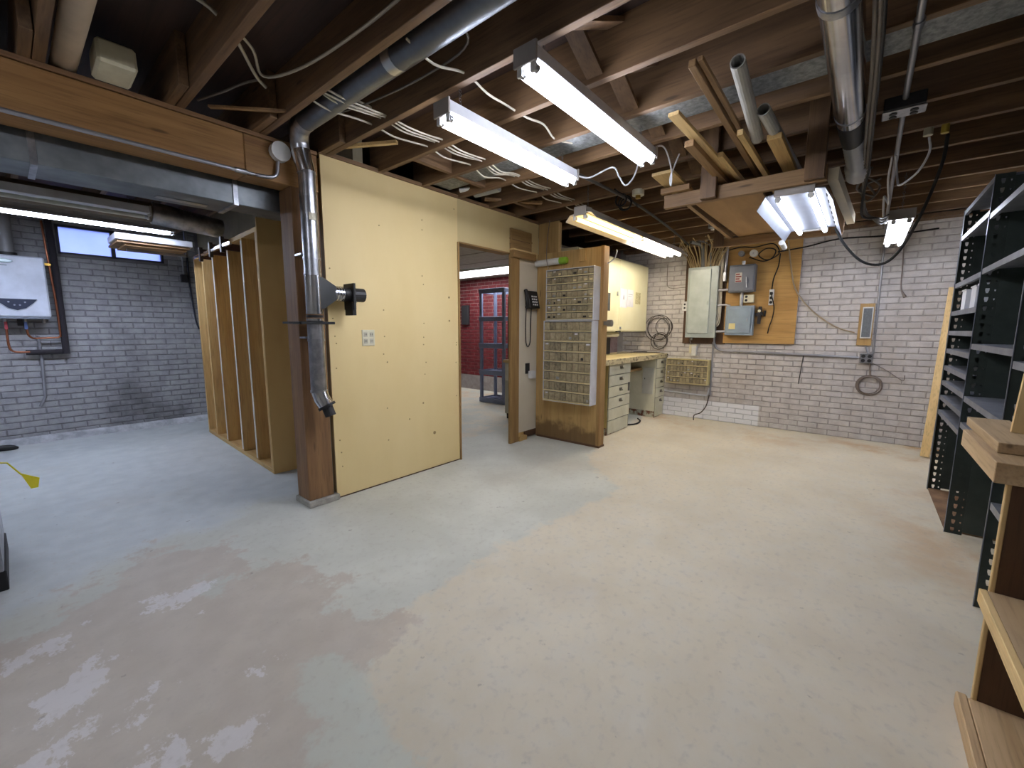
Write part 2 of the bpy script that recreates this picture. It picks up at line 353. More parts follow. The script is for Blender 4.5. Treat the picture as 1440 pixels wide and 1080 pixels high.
def brick_wall(wall, axis, plane, sgn, a0, a1, z0, z1, mat, hidden=(), hole=None, top=300, proud=.009):
    """axis 'x': wall in plane x=plane, bricks run along y; sgn the way the face looks"""
    unit = {}
    def ub(w):
        if w not in unit:
            mb = MB(); hw, hh = w / 2, (BH - .010) / 2; bv = .004
            def q(d, k): return [(-hw + k, d, -hh + k), (hw - k, d, -hh + k), (hw - k, d, hh - k), (-hw + k, d, hh - k)]
            P = q(-.004, 0) + q(proud - bv, 0) + q(proud, bv)
            if axis == 'x': P = [(d * sgn, u, z) for u, d, z in P]
            else: P = [(u, d * sgn, z) for u, d, z in P]
            mb.add(P, [(8, 9, 10, 11)] + [(r * 4 + i, r * 4 + (i + 1) % 4, r * 4 + 4 + (i + 1) % 4, r * 4 + 4 + i) for r in (0, 1) for i in range(4)])
            me = mb.mesh('brick'); me.materials.append(mat); unit[w] = me
        return unit[w]
    items = []; row = 0; z = z0
    while z + BH <= z1 + .03:
        u = a0 - (row % 2) * BW / 2
        while u < a1:
            s0, s1 = max(u, a0), min(u + BW, a1)
            if s1 - s0 > .04:
                w = round((s1 - s0 - .010) * 50) / 50 if s1 - s0 < BW - .001 else BW - .010
                c = (s0 + s1) / 2; zc = z + BH / 2
                if hole and hole[2] - .03 < zc < hole[3] + .03 and s1 > hole[0] and s0 < hole[1]:
                    if s0 < hole[0] - .05: s1 = hole[0]
                    elif s1 > hole[1] + .05: s0 = hole[1]
                    else: u += BW; continue
                    c = (s0 + s1) / 2; w = round((s1 - s0 - .010) * 50) / 50
                if True:
                    ctr = (plane, c, zc) if axis == 'x' else (c, plane, zc)
                    p = project(ctr); sc = 0
                    if p and -8 < p[0] < 1448 and -8 < p[1] < 1088:
                        dist = math.dist(ctr, (0, 0, CAMZ)); sc = 1 / dist
                        if any(h[0] < c < h[1] and h[2] < zc < h[3] for h in hidden): sc = 0
                    items.append((sc, ctr, w))
            u += BW
        z += BH; row += 1
    items.sort(key=lambda t: -t[0]); rest = MB(); n = 0
    for sc, c, w in items:
        c = (c[0], c[1], c[2])
        if sc > 0 and n < top:
            o = bpy.data.objects.new('brick', ub(w)); COL.objects.link(o); o.parent = wall; o.location = Vector(c) - Vector(WL[wall.name]); n += 1
        else:
            me = ub(w); rest.add([(v.co.x + c[0], v.co.y + c[1], v.co.z + c[2]) for v in me.vertices], [tuple(p.vertices) for p in me.polygons])
    if rest.v:
        o = rest.build('more_bricks', mat, wall); o['kind'] = 'stuff'
bm_right = brick_mat('painted_brick_end', (206, 202, 200), (188, 184, 184), (170, 160, 152), .55, 1.3, (.975, .27, (232, 234, 240)))
bm_left = brick_mat('painted_brick_side', (164, 164, 166), (146, 146, 150), (96, 94, 98), .8, .8)
bm_red = brick_mat('red_brick', (122, 34, 40), (98, 26, 32), (150, 110, 108), .25, .6)
mort_r = brick_mat('mortar_end', (180, 174, 172), (166, 160, 158), (126, 118, 112), .5, 1.2, (.975, .27, (200, 202, 208)))
mort_l = brick_mat('mortar_side', (138, 136, 140), (124, 122, 126), (92, 90, 94), .7, .8)
mort_red = brick_mat('mortar_red', (176, 150, 146), (150, 120, 118), (190, 180, 174), .5, 2)

wall_right = struct(BX(XR, XR + .15, -1.15, 3.02, 0, 2.72).build('wall_right', mort_r), 'grey-white painted brick wall behind the electrical panels')
brick_wall(wall_right, 'x', XR, -1, -.98, 2.93, 0.0, 2.44, bm_right,
           hidden=((1.5, 2.0, 1.15, 2.2), (.68, 1.5, 1.1, 2.4), (2.2, 3, 0, 2.5), (-.98, -.6, 0, 2.5), (1.62, 2.2, .52, .84)))
wl = MB(); WX0, WX1, WZ0, WZ1 = .47, 1.40, 2.08, 2.40
wl.box(-2.25, WX0, YL, YL + .2, 0, 2.72).box(WX1, 6.42, YL, YL + .2, 0, 2.72).box(WX0, WX1, YL, YL + .2, 0, WZ0).box(WX0, WX1, YL, YL + .2, WZ1, 2.72)
wall_left = struct(wl.build('wall_left', mort_l), 'grey sooty painted brick wall with a small window')
brick_wall(wall_left, 'y', YL, -1, -1.0, 1.75, .04, 2.60, bm_left, hidden=((-1.0, .34, 1.38, 2.0), (-1, -.32, 0, 2.6)), hole=(WX0, WX1, WZ0, WZ1))
part('mortar_cove', M('white_mortar', (196, 198, 202), .8, 0, (150, 152, 156), 9, bump=.5, world=True), wall_left,
     MB().prism([(YL - .005, .075), (YL - .035, .05), (YL - .07, 0), (YL, 0)], 'x', -2.2, 1.75))
wall_back = struct(BX(XR, XR + .15, 3.02, 7.0, 0, 2.72).build('wall_back', mort_red), 'dark red brick wall of the room beyond the doorway')
brick_wall(wall_back, 'x', XR, -1, 4.2, 6.9, 0.30, 2.28, bm_red, hidden=((4.2, 5.3, 0, 2.3),))
part('grey_footing', brick_mat('footing_paint', (168, 160, 156), (150, 140, 136), (120, 100, 96), .6, 2), wall_back, BX(XR - .012, XR, 3.1, 6.95, 0, .30))
# plain closing walls outside the view
pl = M('plain_wall', (172, 168, 160), .8)
struct(BX(-2.3, 6.42, -1.2, -1.05, 0, 2.72).build('wall_front', pl), 'plain painted wall behind the steel shelving')
struct(BX(-2.35, -2.2, -1.2, 7.1, 0, 2.72).build('wall_near', pl), 'plain painted wall out of view')
struct(BX(1.78, 1.86, 3.02, 6.97, 0, 2.68).build('wall_inner', M('inner_wall', (190, 180, 150), .8)), 'inner wall closing the room beyond the doorway')

# ================================================================ ceiling
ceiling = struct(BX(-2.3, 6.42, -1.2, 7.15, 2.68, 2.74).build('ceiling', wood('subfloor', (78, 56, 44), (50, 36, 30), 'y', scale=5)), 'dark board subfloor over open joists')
jm = W_joist('y'); JX = [.237 if k == -4 else 1.965 + .407 * k for k in range(-9, 11)]
j0 = None
for x in JX:                                                                  # joists of the main room
    if x > XR - .02: continue
    if j0 is None:
        j0 = part('joist', jm, ceiling, BX(x - .04, x, -1.04, YP + .1, 2.44, 2.68), .002)
    else: clone(j0, 'joist', ceiling, (x - .02, (-1.04 + YP + .1) / 2, 2.56))
j1 = None
for x in JX:                                                                  # lapped joists of the side room
    if x > 1.7: continue
    xs = x - .044
    if j1 is None: j1 = part('joist', jm, ceiling, BX(xs - .04, xs, YP - .28, YL - .01, 2.44, 2.68), .002)
    else: clone(j1, 'joist', ceiling, (xs - .02, (YP - .28 + YL - .01) / 2, 2.56))
for k in range(-1, 6):                                                        # diagonal bridging row
    xa, xb = 1.965 + .407 * k, 1.965 + .407 * (k + 1) - .04
    part('bridging', W_joist('x'), ceiling, MB().bar((xa, .99, 2.47), (xb, .99, 2.655), .085, .02, (0, 0, 1)))
    part('bridging', W_joist('x'), ceiling, MB().bar((xa, 1.09, 2.655), (xb, 1.09, 2.47), .085, .02, (0, 0, 1)))
for k in (0, 1, 3):                                                       # short solid blocks over the panel wall
    xa, xb = 1.965 + .407 * k, 1.965 + .407 * (k + 1) - .04
    part('blocking', W_joist('x'), ceiling, BX(xa, xb, 2.55 + .03 * k, 2.59 + .03 * k, 2.46, 2.66))
part('wall_plate', W_joist('x'), ceiling, BX(XR - .16, XR, -1.0, 2.9, 2.40, 2.44), label='sill plate along the top of the brick wall')
# ceiling of the room beyond
bc = struct(BX(1.86, XR, 2.99, YL, 2.28, 2.31).build('ceiling_back', M('ceiling_tile', (196, 190, 178), .9, 0, (180, 172, 160), 20)), 'pale tiled ceiling of the room beyond the doorway')
for x in (3.0, 3.6, 4.2, 4.8, 5.4): part('tile_runner', M('runner', (176, 168, 154), .7), bc, BX(x - .012, x + .012, 3.0, YL - .01, 2.274, 2.28))

# ================================================================ panel wall with the doorway
m_panel = M('yellow_panel', (224, 202, 150), .62, 0, (216, 192, 136), 1.6, (1, 1, .4), .02, world=True, lo=.3, hi=.7)
DX0, DX1, DZ = 2.735, 3.475, 2.045
wp = struct(BX(1.48, DX0, YP, YP + .012, .012, 2.435).build('wall_middle', m_panel), 'yellow painted plywood panel wall beside the doorway')
part('header_panel', m_panel, wp, BX(DX0, 3.985, YP, YP + .012, DZ + .012, 2.435))
part('stud_core', W_stud('z'), wp, BX(1.50, DX0 - .005, YP + .012, YP + .085, .0, 2.43))
part('stud_core', W_stud('x'), wp, BX(DX0, 3.98, YP + .012, YP + .085, DZ + .02, 2.43))
part('top_plate', W_joist('x'), wp, BX(1.47, 4.0, YP - .012, YP + .09, 2.437, 2.462))
part('sole_plate', W_dark('x'), wp, BX(1.49, DX0, YP + .004, YP + .09, 0, .018))
part('back_panel', M('room_panel', (200, 190, 160), .7), wp, BX(1.5, DX0, YP + .085, YP + .095, 0, 2.43))
nm = M('nail_head', (160, 132, 84), .5); nail = None
for k in range(30):                                                           # nail heads and dents
    x = random.choice((1.52, 1.93, 2.33, 2.70)) + random.uniform(-.012, .012); z = random.uniform(.06, 2.38)
    c = (x, YP - .001, z)
    if nail is None: nail = part('nail_head', nm, wp, TB([(c[0], YP - .002, c[2]), (c[0], YP + .001, c[2])], .0055, 6))
    else: clone(nail, 'nail_head', wp, (c[0], YP - .0005, c[2]))
for x, z, r in ((2.42, .33, .022), (2.62, 1.55, .014), (2.62, 1.34, .013), (2.3, .62, .012), (2.15, .5, .010), (1.95, 1.0, .009)):
    part('dent', nm, wp, TB([(x, YP - .002, z), (x, YP + .001, z)], r * .7, 7))
# door jambs
door = struct(T('door_1', 'plain wood-trimmed doorway opening to the back room', 'doorway', (3.1, YP, 0))); del door['category']
part('jamb', W_trim('z'), door, BX(DX0 - .006, DX0 + .014, YP - .012, YP + .10, 0, DZ + .012), .002)
part('jamb', W_trim('z'), door, BX(DX1, DX1 + .145, YP - .02, YP + .015, 0, DZ), .003, 'wide brown jamb board')
part('head_trim', W_trim('x'), door, BX(DX0 + .014, DX1, YP - .012, YP + .10, DZ, DZ + .016), .002)
# white return panel right of the doorway
rp = struct(BX(3.62, 3.99, YP + .004, YP + .02, .09, 2.05).build('wall_return', M('cream_panel', (222, 214, 196), .6, 0, (214, 204, 182), 2, world=True)), 'narrow off-white panel between door jamb and drawer partition')
part('stud_core', W_stud('z'), rp, BX(3.63, 3.985, YP + .02, YP + .09, .04, 2.05))
part('foot_block', W_stud('x'), rp, BX(3.625, 3.76, YP - .03, YP + .05, 0, .05))
part('foot_block', W_stud('z'), rp, BX(3.63, 3.68, YP - .005, YP + .06, .05, .092))
part('dark_skirting', W_dark('x'), rp, BX(3.76, 3.985, YP + .002, YP + .06, 0.02, .088))
# window
win = struct(T('window_1', 'small high two-pane basement window with bluish daylight', 'window', (.93, YL, WZ0))); del win['category']
wf = M('window_frame', (70, 70, 80), .6)
part('window_frame', wf, win, MB().box(WX0, WX1, YL - .005, YL + .06, WZ0, WZ0 + .025).box(WX0, WX1, YL - .005, YL + .06, WZ1 - .02, WZ1).box(WX0, WX0 + .025, YL - .005, YL + .06, WZ0, WZ1).box(WX1 - .025, WX1, YL - .005, YL + .06, WZ0, WZ1))
part('mullion', wf, win, BX(.915, .95, YL - .005, YL + .06, WZ0, WZ1))
gl = M('frosted_glass', (176, 190, 255), .35, 0, (160, 176, 250), 3, trans=1.0)
part('pane', gl, win, BX(WX0 + .025, .915, YL + .025, YL + .032, WZ0 + .025, WZ1 - .02))
part('pane', gl, win, BX(.95, WX1 - .025, YL + .025, YL + .032, WZ0 + .025, WZ1 - .02))
part('window_sill', M('sill', (120, 118, 120), .8), win, BX(WX0 - .03, WX1 + .03, YL - .03, YL + .02, WZ0 - .03, WZ0))
# ================================================================ lamp fixtures
def tube_mat(name, col, k): return M(name, (250, 250, 250), .4, emit=col, estr=TUBE * k, rnd=0)
m_cool = tube_mat('tube_cool', (238, 242, 255), 1.0)
m_warm = tube_mat('tube_warm', (255, 216, 142), .10)
m_wwhite = tube_mat('tube_neutral', (255, 244, 226), 1.15)
m_dim = tube_mat('tube_dimmed', (232, 240, 255), .42)  # output lowered so tubes and reflector stay distinct
m_blue = tube_mat('tube_blue', (220, 231, 255), 1.15)
m_hang = lambda: M('chain_steel', (120, 120, 122), .4, .8)
def chain(root, x, y, z0, z1):
    c = MB(); z = z0; k = 0
    while z < z1:
        c.tube(circ((x, y, z + .012), .008, 'x' if k % 2 else 'y', 8), .0018, 4, closed=True); z += .02; k += 1
    part('chain', m_hang(), root, c)
def strip_light(name, label, x0, x1, yc, z, tubes, mats, wings=0.0, hw=.055, hh=.06, ceil=2.44, body=None, group='fluorescent shop lights', drop=.05, holes=False):
    """z is the underside of the housing; tubes hang just below it"""
    r = T(name, label, 'shop light', ((x0 + x1) / 2, yc, z), group); body = body or m_wpaint()
    L = x1 - x0
    part('housing', body, r, MB().prism([(yc - hw, z), (yc + hw, z), (yc + hw * .82, z + hh), (yc - hw * .82, z + hh)], 'x', x0, x1), .003)
    em = M('end_cap', (176, 170, 164), .4, .2)
    for xe, s in ((x0, -1), (x1, 1)):
        part('end_cap', em, r, BX(*sorted((xe, xe + s * .012)), yc - hw * 1.05, yc + hw * 1.05, z - .012, z + hh * 1.05), .002)
    if wings:
        for s in (-1, 1):
            p = [(yc + s * hw, z + .012), (yc + s * (hw + wings * .55), z + .004), (yc + s * (hw + wings), z - drop), (yc + s * (hw + wings), z - drop - .008)]
            p += [(yc + s * (hw + wings * .55), z - .001), (yc + s * hw, z + .006)]
            w = part('reflector', body, r, MB().prism(p, 'x', x0, x1))
            if holes and s < 0:
                hm = M('slot_dark', (52, 52, 58), .7)
                for q in range(7):
                    xq = x0 + .1 + q * (L - .2) / 6
                    part('vent_slot', hm, w, MB().bar((xq, yc - hw - wings * .62, z - .0105), (xq + .07, yc - hw - wings * .62, z - .0105), .016, .004))
    n = len(tubes)
    for i, ty in enumerate(tubes):
        segs = mats[i] if isinstance(mats[i], (list, tuple)) else [mats[i]]
        sl = L / len(segs)
        for q, mt in enumerate(segs):
            a, b = x0 + q * sl + .03, x0 + (q + 1) * sl - .03
            t = part('lamp_tube', mt, r, TB([(a, yc + ty, z - .024), (b, yc + ty, z - .024)], .0165, 10))
            for e0, e1 in ((a - .022, a), (b, b + .022)): part('tube_cap', m_steel(), t, TB([(e0, yc + ty, z - .024), (e1, yc + ty, z - .024)], .0168, 10))
            for xx in (a - .024, b + .024):
                part('socket', m_white(), r, BX(xx - .006, xx + .006, yc + ty - .012, yc + ty + .012, z - .042, z + .002))
    if ceil:
        for xx in (x0 + .12, x1 - .12): chain(r, xx, yc, z + hh, ceil + .05)
    return r
strip_light('shop_light', 'bright two-tube shop light nearest the camera, hanging under the joists', 1.44, 2.68, 1.13, 2.325, (-.034, .034), (m_cool, m_cool))
strip_light('shop_light', 'bright white shop light hanging closest to the yellow panel wall', 1.50, 2.70, 1.70, 2.325, (-.034, .034), (m_cool, m_cool))
strip_light('shop_light', 'long reflector light with warm and white tubes hung over the workbench', 3.22, 5.62, 1.93, 2.235, (-.04, .06), ([m_warm, m_wwhite], [m_warm, m_wwhite]), wings=.09, body=M('grey_enamel', (214, 206, 192), .4), drop=.04)
strip_light('shop_light', 'wide winged shop light hanging under the lumber rack', 3.17, 4.40, .40, 2.10, (-.085, .085), (m_dim, m_dim), wings=.095, hw=.10, hh=.05, ceil=2.13, drop=.07, holes=True, body=M('darkened_enamel', (128, 132, 144), .45))  # tubes dimmed and enamel colour darkened to hold down the glare
strip_light('shop_light', 'small-looking lit shop light hung farthest off beside the steel shelving', 4.52, 5.72, -.15, 2.13, (-.045, .045), (m_cool, m_cool), hw=.075)
strip_light('shop_light', 'lit shop light in the side room in front of the window', -1.25, 1.19, 5.45, 2.235, (-.03, .03), ([m_blue, m_blue], [m_blue, m_blue]), wings=.05, drop=.02)
strip_light('shop_light', 'added unseen shop light behind the camera, brightening the foreground floor', -1.55, -.31, 1.3, 2.325, (-.034, .034), (m_cool, m_cool))  # unseen lamp, added to lift the dark left foreground floor
strip_light('shop_light', 'unlit white strip light in the side room below the sheet duct', -.25, .87, 4.67, 2.205, (0,), (M('tube_off', (214, 216, 206), .4),), hw=.045)
# lay-in light of the room beyond the doorway
r = T('ceiling_light', 'bright flat ceiling light seen through the doorway', 'ceiling light', (5.6, 5.3, 2.27))
part('frame', m_white(), r, MB().box(5.18, 5.92, 4.2, 4.24, 2.25, 2.28).box(5.18, 5.92, 6.36, 6.4, 2.25, 2.28).box(5.18, 5.22, 4.24, 6.36, 2.25, 2.28).box(5.88, 5.92, 4.24, 6.36, 2.25, 2.28))
part('diffuser', M('diffuser', (240, 240, 240), .5, emit=(248, 250, 255), estr=5.0, rnd=0), r, BX(5.22, 5.88, 4.24, 6.36, 2.256, 2.266))

# ================================================================ beam, post, big duct
bt = T('support_beam', 'heavy brown wooden beam running across the ceiling to the corner post', 'beam', (-.4, YP + .08, 2.18))
part('beam_timber', W_beam('x'), bt, BX(-2.2, 1.02, YP, YP + .16, 2.18, 2.415), .004)
part('beam_timber', W_beam('x'), bt, BX(1.022, 1.46, YP, YP + .16, 2.18, 2.415), .004)
part('beam_plate', W_post('x'), bt, BX(-2.2, 1.46, YP - .006, YP + .16, 2.418, 2.442), .003)
ps = T('support_post', 'brown square wooden post standing on a small concrete block', 'post', (1.37, YP + .09, 0))
part('post_timber', W_post('z'), ps, BX(1.275, 1.455, YP + .0, YP + .18, .045, 2.18), .004)
part('concrete_foot', M('concrete_foot', (176, 172, 162), .85, 0, (146, 142, 134), 20, bump=.3), ps, BX(1.262, 1.49, YP - .025, YP + .2, 0, .045), .006)
sd_ = T('sheet_duct', 'large flat grey sheet-metal duct tucked behind the wooden beam', 'duct', (-.5, 3.28, 2.03))
part('duct_section', m_duct(), sd_, BX(-2.2, 1.02, 3.14, 3.44, 2.05, 2.40), .004)
part('duct_section', m_duct(), sd_, BX(1.03, 1.50, 3.14, 3.34, 2.05, 2.40), .004)
part('seam_cleat', m_steel(), sd_, BX(1.012, 1.038, 3.132, 3.445, 2.043, 2.405))
part('seam_cleat', m_steel(), sd_, BX(.16, .185, 3.132, 3.445, 2.043, 2.405))
part('tape_patch', M('foil_tape', (186, 188, 190), .3, .9), sd_, BX(.66, .92, 3.30, 3.36, 2.046, 2.05))
# conduit and round cover on the beam
cb = T('beam_conduit', 'thin grey conduit along the lower beam edge ending at a white round cover', 'conduit', (0, YP - .02, 2.2))
part('pipe', m_cond(), cb, TB(sm([(-2.15, YP - .016, 2.19), (-.5, YP - .016, 2.19), (.9, YP - .016, 2.19), (1.08, YP - .016, 2.19), (1.18, YP - .02, 2.21), (1.2, YP - .02, 2.3)]), .011, 8))
part('coupling', m_steel(), cb, TB([(.96, YP - .016, 2.19), (1.02, YP - .016, 2.19)], .016, 8))
part('round_cover', m_white(), cb, TB([(1.215, YP - .045, 2.36), (1.215, YP - .001, 2.36)], .058, 18))
# round pipe fixed in the side room above the lamps
rp_ = T('round_duct', 'long round metal duct hanging under the side-room joists', 'duct', (.3, 5.0, 2.3))
part('pipe', M('brown_duct', (112, 98, 82), .6, .2), rp_, TB([(-2.1, 5.05, 2.30), (.96, 5.05, 2.30)], .085, 16))  # long section coloured brown, end section silver
part('pipe', m_steel(), rp_, TB([(.96, 5.05, 2.30), (1.5, 5.05, 2.25)], [.10, .09], 16), label='silver end section')
th = None
for x in (.05, .62, 1.1):
    b = BX(x, x + .075, 3.48, 3.56, 2.38, 2.44)
    o = thing('wood_block', b, W_pine('y'), ('short pale wood block under the joists behind the sheet duct, left one', 'short pale wood block under the joists behind the sheet duct, middle one', 'short pale wood block under the joists behind the sheet duct, right one')[[.05, .62, 1.1].index(x)], 'wood block')
thing('loop_cable', TB(sm([(.10, 3.47, 2.43), (.11, 3.5, 2.28), (.2, 3.5, 2.20), (.4, 3.5, 2.19), (.58, 3.5, 2.2), (.63, 3.5, 2.26), (.64, 3.5, 2.4)]), .006, 6), m_cable(), 'white cable looping below the joists behind the sheet duct', 'cable')

# ================================================================ dust-collection pipe on the post
dd = T('dust_pipe', 'shiny galvanised dust-collection pipe coming down the wall beside the post', 'pipe', (1.33, 2.82, .68))
PX, PY, PR = 1.335, 2.82, .051
st = m_steel(); sh = m_shiny()
part('ceiling_run', M('dull_duct', (124, 130, 140), .4, .85, (100, 104, 112), 4), dd, TB([(1.265, -.9, 2.50), (1.275, 2.66, 2.50)], .062, 18))
part('tape_band', M('foil_tape', (186, 188, 190), .3, .9), dd, TB([(1.27, 1.73, 2.50), (1.27, 1.79, 2.50)], .0635, 18))
part('elbow', st, dd, TB(sm([(1.275, 2.66, 2.50), (1.282, 2.76, 2.49), (1.30, 2.82, 2.44), (1.31, 2.83, 2.38)], 3), [.062, .062, .061, .06, .06, .058, .057, .056, .055, .055], 18))
part('elbow', sh, dd, TB([(1.31, 2.83, 2.38), (1.322, 2.825, 2.31), (PX, PY, 2.25)], [.056, .056, .054], 18))
part('straight_pipe', st, dd, TB([(PX, PY, 2.25), (PX, PY, 1.62)], PR, 18))
for z, rr in ((2.25, .055), (2.11, .053), (1.72, .054), (1.62, .0535), (1.19, .054), (.845, .054)):
    part('pipe_bead', st, dd, TB([(PX, PY, z - .008), (PX, PY, z + .008)], rr, 18))
part('paper_sticker', M('sticker', (206, 200, 180), .7), dd, MB().prism([(1.31, 1.955), (1.355, 1.955), (1.355, 2.0), (1.31, 2.0)], 'y', PY - PR - .003, PY - PR + .004))
# tee with its side branch
tee = part('tee', sh, dd, MB().tube([(PX, PY, 1.62), (PX, PY, 1.375)], PR * 1.02, 18).prism([(PX + .01, 1.61), (PX + .05, 1.60), (PX + .135, 1.55), (PX + .135, 1.46), (PX + .05, 1.40), (PX + .01, 1.39)], 'y', PY - .046, PY + .046))
part('branch_collar', st, dd, TB([(PX + .13, PY, 1.505), (PX + .2, PY, 1.505)], .049, 18))
for q in range(3): part('clamp_ring', sh, dd, TB([(PX + .145 + q * .02, PY, 1.505), (PX + .152 + q * .02, PY, 1.505)], .052, 18))
g = part('blast_gate', m_black(), dd, MB().box(PX + .245, PX + .262, PY - .075, PY + .06, 1.40, 1.58).tube([(PX + .2, PY, 1.505), (PX + .26, PY, 1.505)], .051, 16), .002, 'black sliding gate on the side branch')
part('gate_slide', m_black(), g, BX(PX + .24, PX + .268, PY - .06, PY + .04, 1.36, 1.44))
part('gate_spout', M('dark_spout', (48, 48, 50), .5), g, MB().ring((PX + .26, PY, 1.505), (PX + .36, PY, 1.505), .048, .042))
part('gate_bolt', sh, g, TB([(PX + .24, PY - .06, 1.45), (PX + .27, PY - .06, 1.45)], .006, 6))
# lower gate and outlet
for q in range(3): part('clamp_ring', sh if q != 1 else m_black(), dd, TB([(PX, PY, 1.318 + q * .022), (PX, PY, 1.332 + q * .022)], .053, 18))
g = part('blast_gate', m_black(), dd, MB().box(PX - .12, PX + .1, PY - .075, PY + .06, 1.295, 1.312).tube([(PX, PY, 1.25), (PX, PY, 1.32)], .0505, 16), .002, 'black horizontal sliding gate below the tee')
part('gate_slide', m_black(), g, BX(PX - .19, PX - .09, PY - .05, PY + .04, 1.297, 1.31))
part('straight_pipe', st, dd, TB([(PX, PY, 1.295), (PX, PY, .845)], PR, 18))
part('elbow', sh, dd, TB([(PX, PY, .845), (PX + .012, PY - .01, .79), (PX + .03, PY - .03, .745)], [.052, .053, .052], 18))
part('end_flange', m_black(), dd, TB([(PX + .03, PY - .03, .748), (PX + .036, PY - .036, .732)], .06, 18))
part('end_spout', M('dark_spout', (48, 48, 50), .5), dd, MB().ring((PX + .034, PY - .034, .735), (PX + .048, PY - .05, .672), .036, .03))
for z in (1.74, 1.20): part('wall_strap', st, dd, BX(PX - .06, PX + .06, PY + .02, YP + .0, z, z + .012))

# ================================================================ services between the joists
jb = thing('joist_bay_duct', BX(2.39, 2.63, -1.03, YP - .02, 2.475, 2.66), m_pan(), 'flat spangled galvanised duct lying in a joist bay', 'duct', bevel=.004)
# white cables threaded through the joists
for q, (yy, dz) in enumerate(((2.19, .0), (2.215, -.006), (2.25, .004), (2.34, -.004))):
    pts = []
    x = 1.14
    for k in range(-2, 5):
        xa = 1.965 + .407 * k
        pts += [(xa - .02, yy + .008 * ((q + k) % 3), 2.475 + dz), (xa + .10, yy - .02 + .006 * q, 2.447 + dz * .4 - (.022 if k == 1 else 0)), (xa + .25, yy - .015, 2.455 + dz * .5)]
    thing('joist_cable', TB(sm(pts, 4), .0055, 6), m_cable(), 'white cable threaded through the joists along the panel wall, number %s from the wall' % ('four', 'three', 'two', 'one')[q], 'cable', 'white cables through the joists')
for q, (yy, xs) in enumerate(((1.58, (1.2, 2.5)),)):
    thing('joist_cable', TB(sm([(xs[0] + t * (xs[1] - xs[0]) / 8, yy + .02 * math.sin(t * 2), 2.475 - .02 * (t % 2)) for t in range(9)], 4), .006, 6), m_cable(), ('white cable crossing the joists between the two hanging lights', 'white cable crossing above the end of the near light')[q], 'cable')
thing('loop_cable', TB(sm([(2.72, 1.68, 2.36), (2.78, 1.6, 2.34), (2.83, 1.45, 2.39), (2.84, 1.40, 2.32), (2.86, 1.36, 2.26), (2.88, 1.31, 2.31), (2.86, 1.27, 2.42), (2.8, 1.3, 2.5)]), .0055, 6), m_wpaint(), 'thin white cord looping between the ends of the two bright lights', 'cord')
thing('power_cable', TB(sm([(2.66, 1.12, 2.37), (2.8, 1.08, 2.42), (2.87, 1.05, 2.3), (2.88, 1.05, 2.2), (2.89, 1.06, 2.26), (2.92, 1.02, 2.4)]), .005, 6), m_wpaint(), 'white cord dangling past the far end of the nearest light', 'cord')
# thin grey conduit beside the ceiling pipe
thing('ceiling_conduit', TB(sm([(1.39, 2.3, 2.57), (1.40, 1.6, 2.565), (1.41, .9, 2.56), (1.41, -.9, 2.56)]), .010, 8), m_cond(), 'thin grey conduit running beside the dull ceiling duct', 'conduit')
thing('joist_cable', TB(sm([(1.36, 2.86, 2.48), (1.39, 2.75, 2.56), (1.45, 2.3, 2.54), (1.47, 1.8, 2.52), (1.48, 1.5, 2.56), (1.30, 1.45, 2.60)]), .006, 6), m_cableg(), 'grey cable sagging along the joist beside the ceiling duct', 'cable')
for q, yy in enumerate((2.36, 2.43)):
    thing('joist_cable', TB([(1.16, yy, 2.58), (1.54, yy - .01, 2.56)], .008, 6), m_cable(), ('pale cable crossing a joist bay behind the dull duct, near one', 'pale cable crossing a joist bay behind the dull duct, far one')[q], 'cable')
# left side cables
thing('joist_cable', TB(sm([(.10, 1.6, 2.60), (.35, 1.9, 2.58), (.55, 2.1, 2.56), (.69, 2.2, 2.58), (.80, 2.30, 2.57), (.95, 2.50, 2.55), (1.02, 2.56, 2.54)]), .008, 6), m_cable(), 'thick white cable draped across the upper left joists', 'cable')
thing('joist_cable', TB(sm([(.76, 2.26, 2.60), (.9, 2.38, 2.60), (.99, 2.50, 2.56), (1.06, 2.2, 2.53), (1.10, 1.7, 2.53), (1.11, 1.2, 2.55)]), .007, 6), m_cable(), 'white cable turning to run along a joist left of the ceiling duct', 'cable')
thing('joist_cable', TB(sm([(.98, 2.52, 2.55), (.92, 2.6, 2.53), (.86, 2.7, 2.5), (.80, 2.9, 2.5)]), .007, 6), m_cableg(), 'short grey cable drop above the wooden beam', 'cable')
thing('wood_stick', MB().bar((.84, 2.86, 2.47), (1.12, 2.55, 2.455), .022, .012), W_old('x'), 'thin pale wood stick across a joist bay above the beam', 'stick')
thing('drain_pipe', TB([(.302, -.8, 2.50), (.302, 3.4, 2.495)], .046, 16), M('pale_pvc', (206, 186, 160), .5), 'fat pale plastic pipe running along a joist at the upper left', 'pipe')
thing('foam_block', MB().prism([(2.72, 2.455), (2.93, 2.443), (2.93, 2.56), (2.735, 2.56)], 'x', .385, .525), M('foam', (224, 220, 196), .8, 0, (206, 200, 172), 10), 'cream foam block wedged between joists above the beam', 'foam block', bevel=.012)
thing('pipe_stub', TB([(2.90, 2.86, 2.50), (2.94, 2.60, 2.51)], .035, 14), M('grey_pvc', (176, 176, 172), .5), 'short grey pipe lying across the joists above the panel wall', 'pipe')
thing('lamp_stub', TB([(2.72, 2.87, 2.49), (2.80, 2.66, 2.50)], .02, 12), m_white(), 'thin white tube lying on the panel wall plate', 'tube')
thing('wood_stick', MB().bar((3.05, 2.88, 2.49), (3.45, 2.5, 2.475), .05, .02), W_old('x'), 'pale wood strip lying across the joists above the doorway', 'stick')
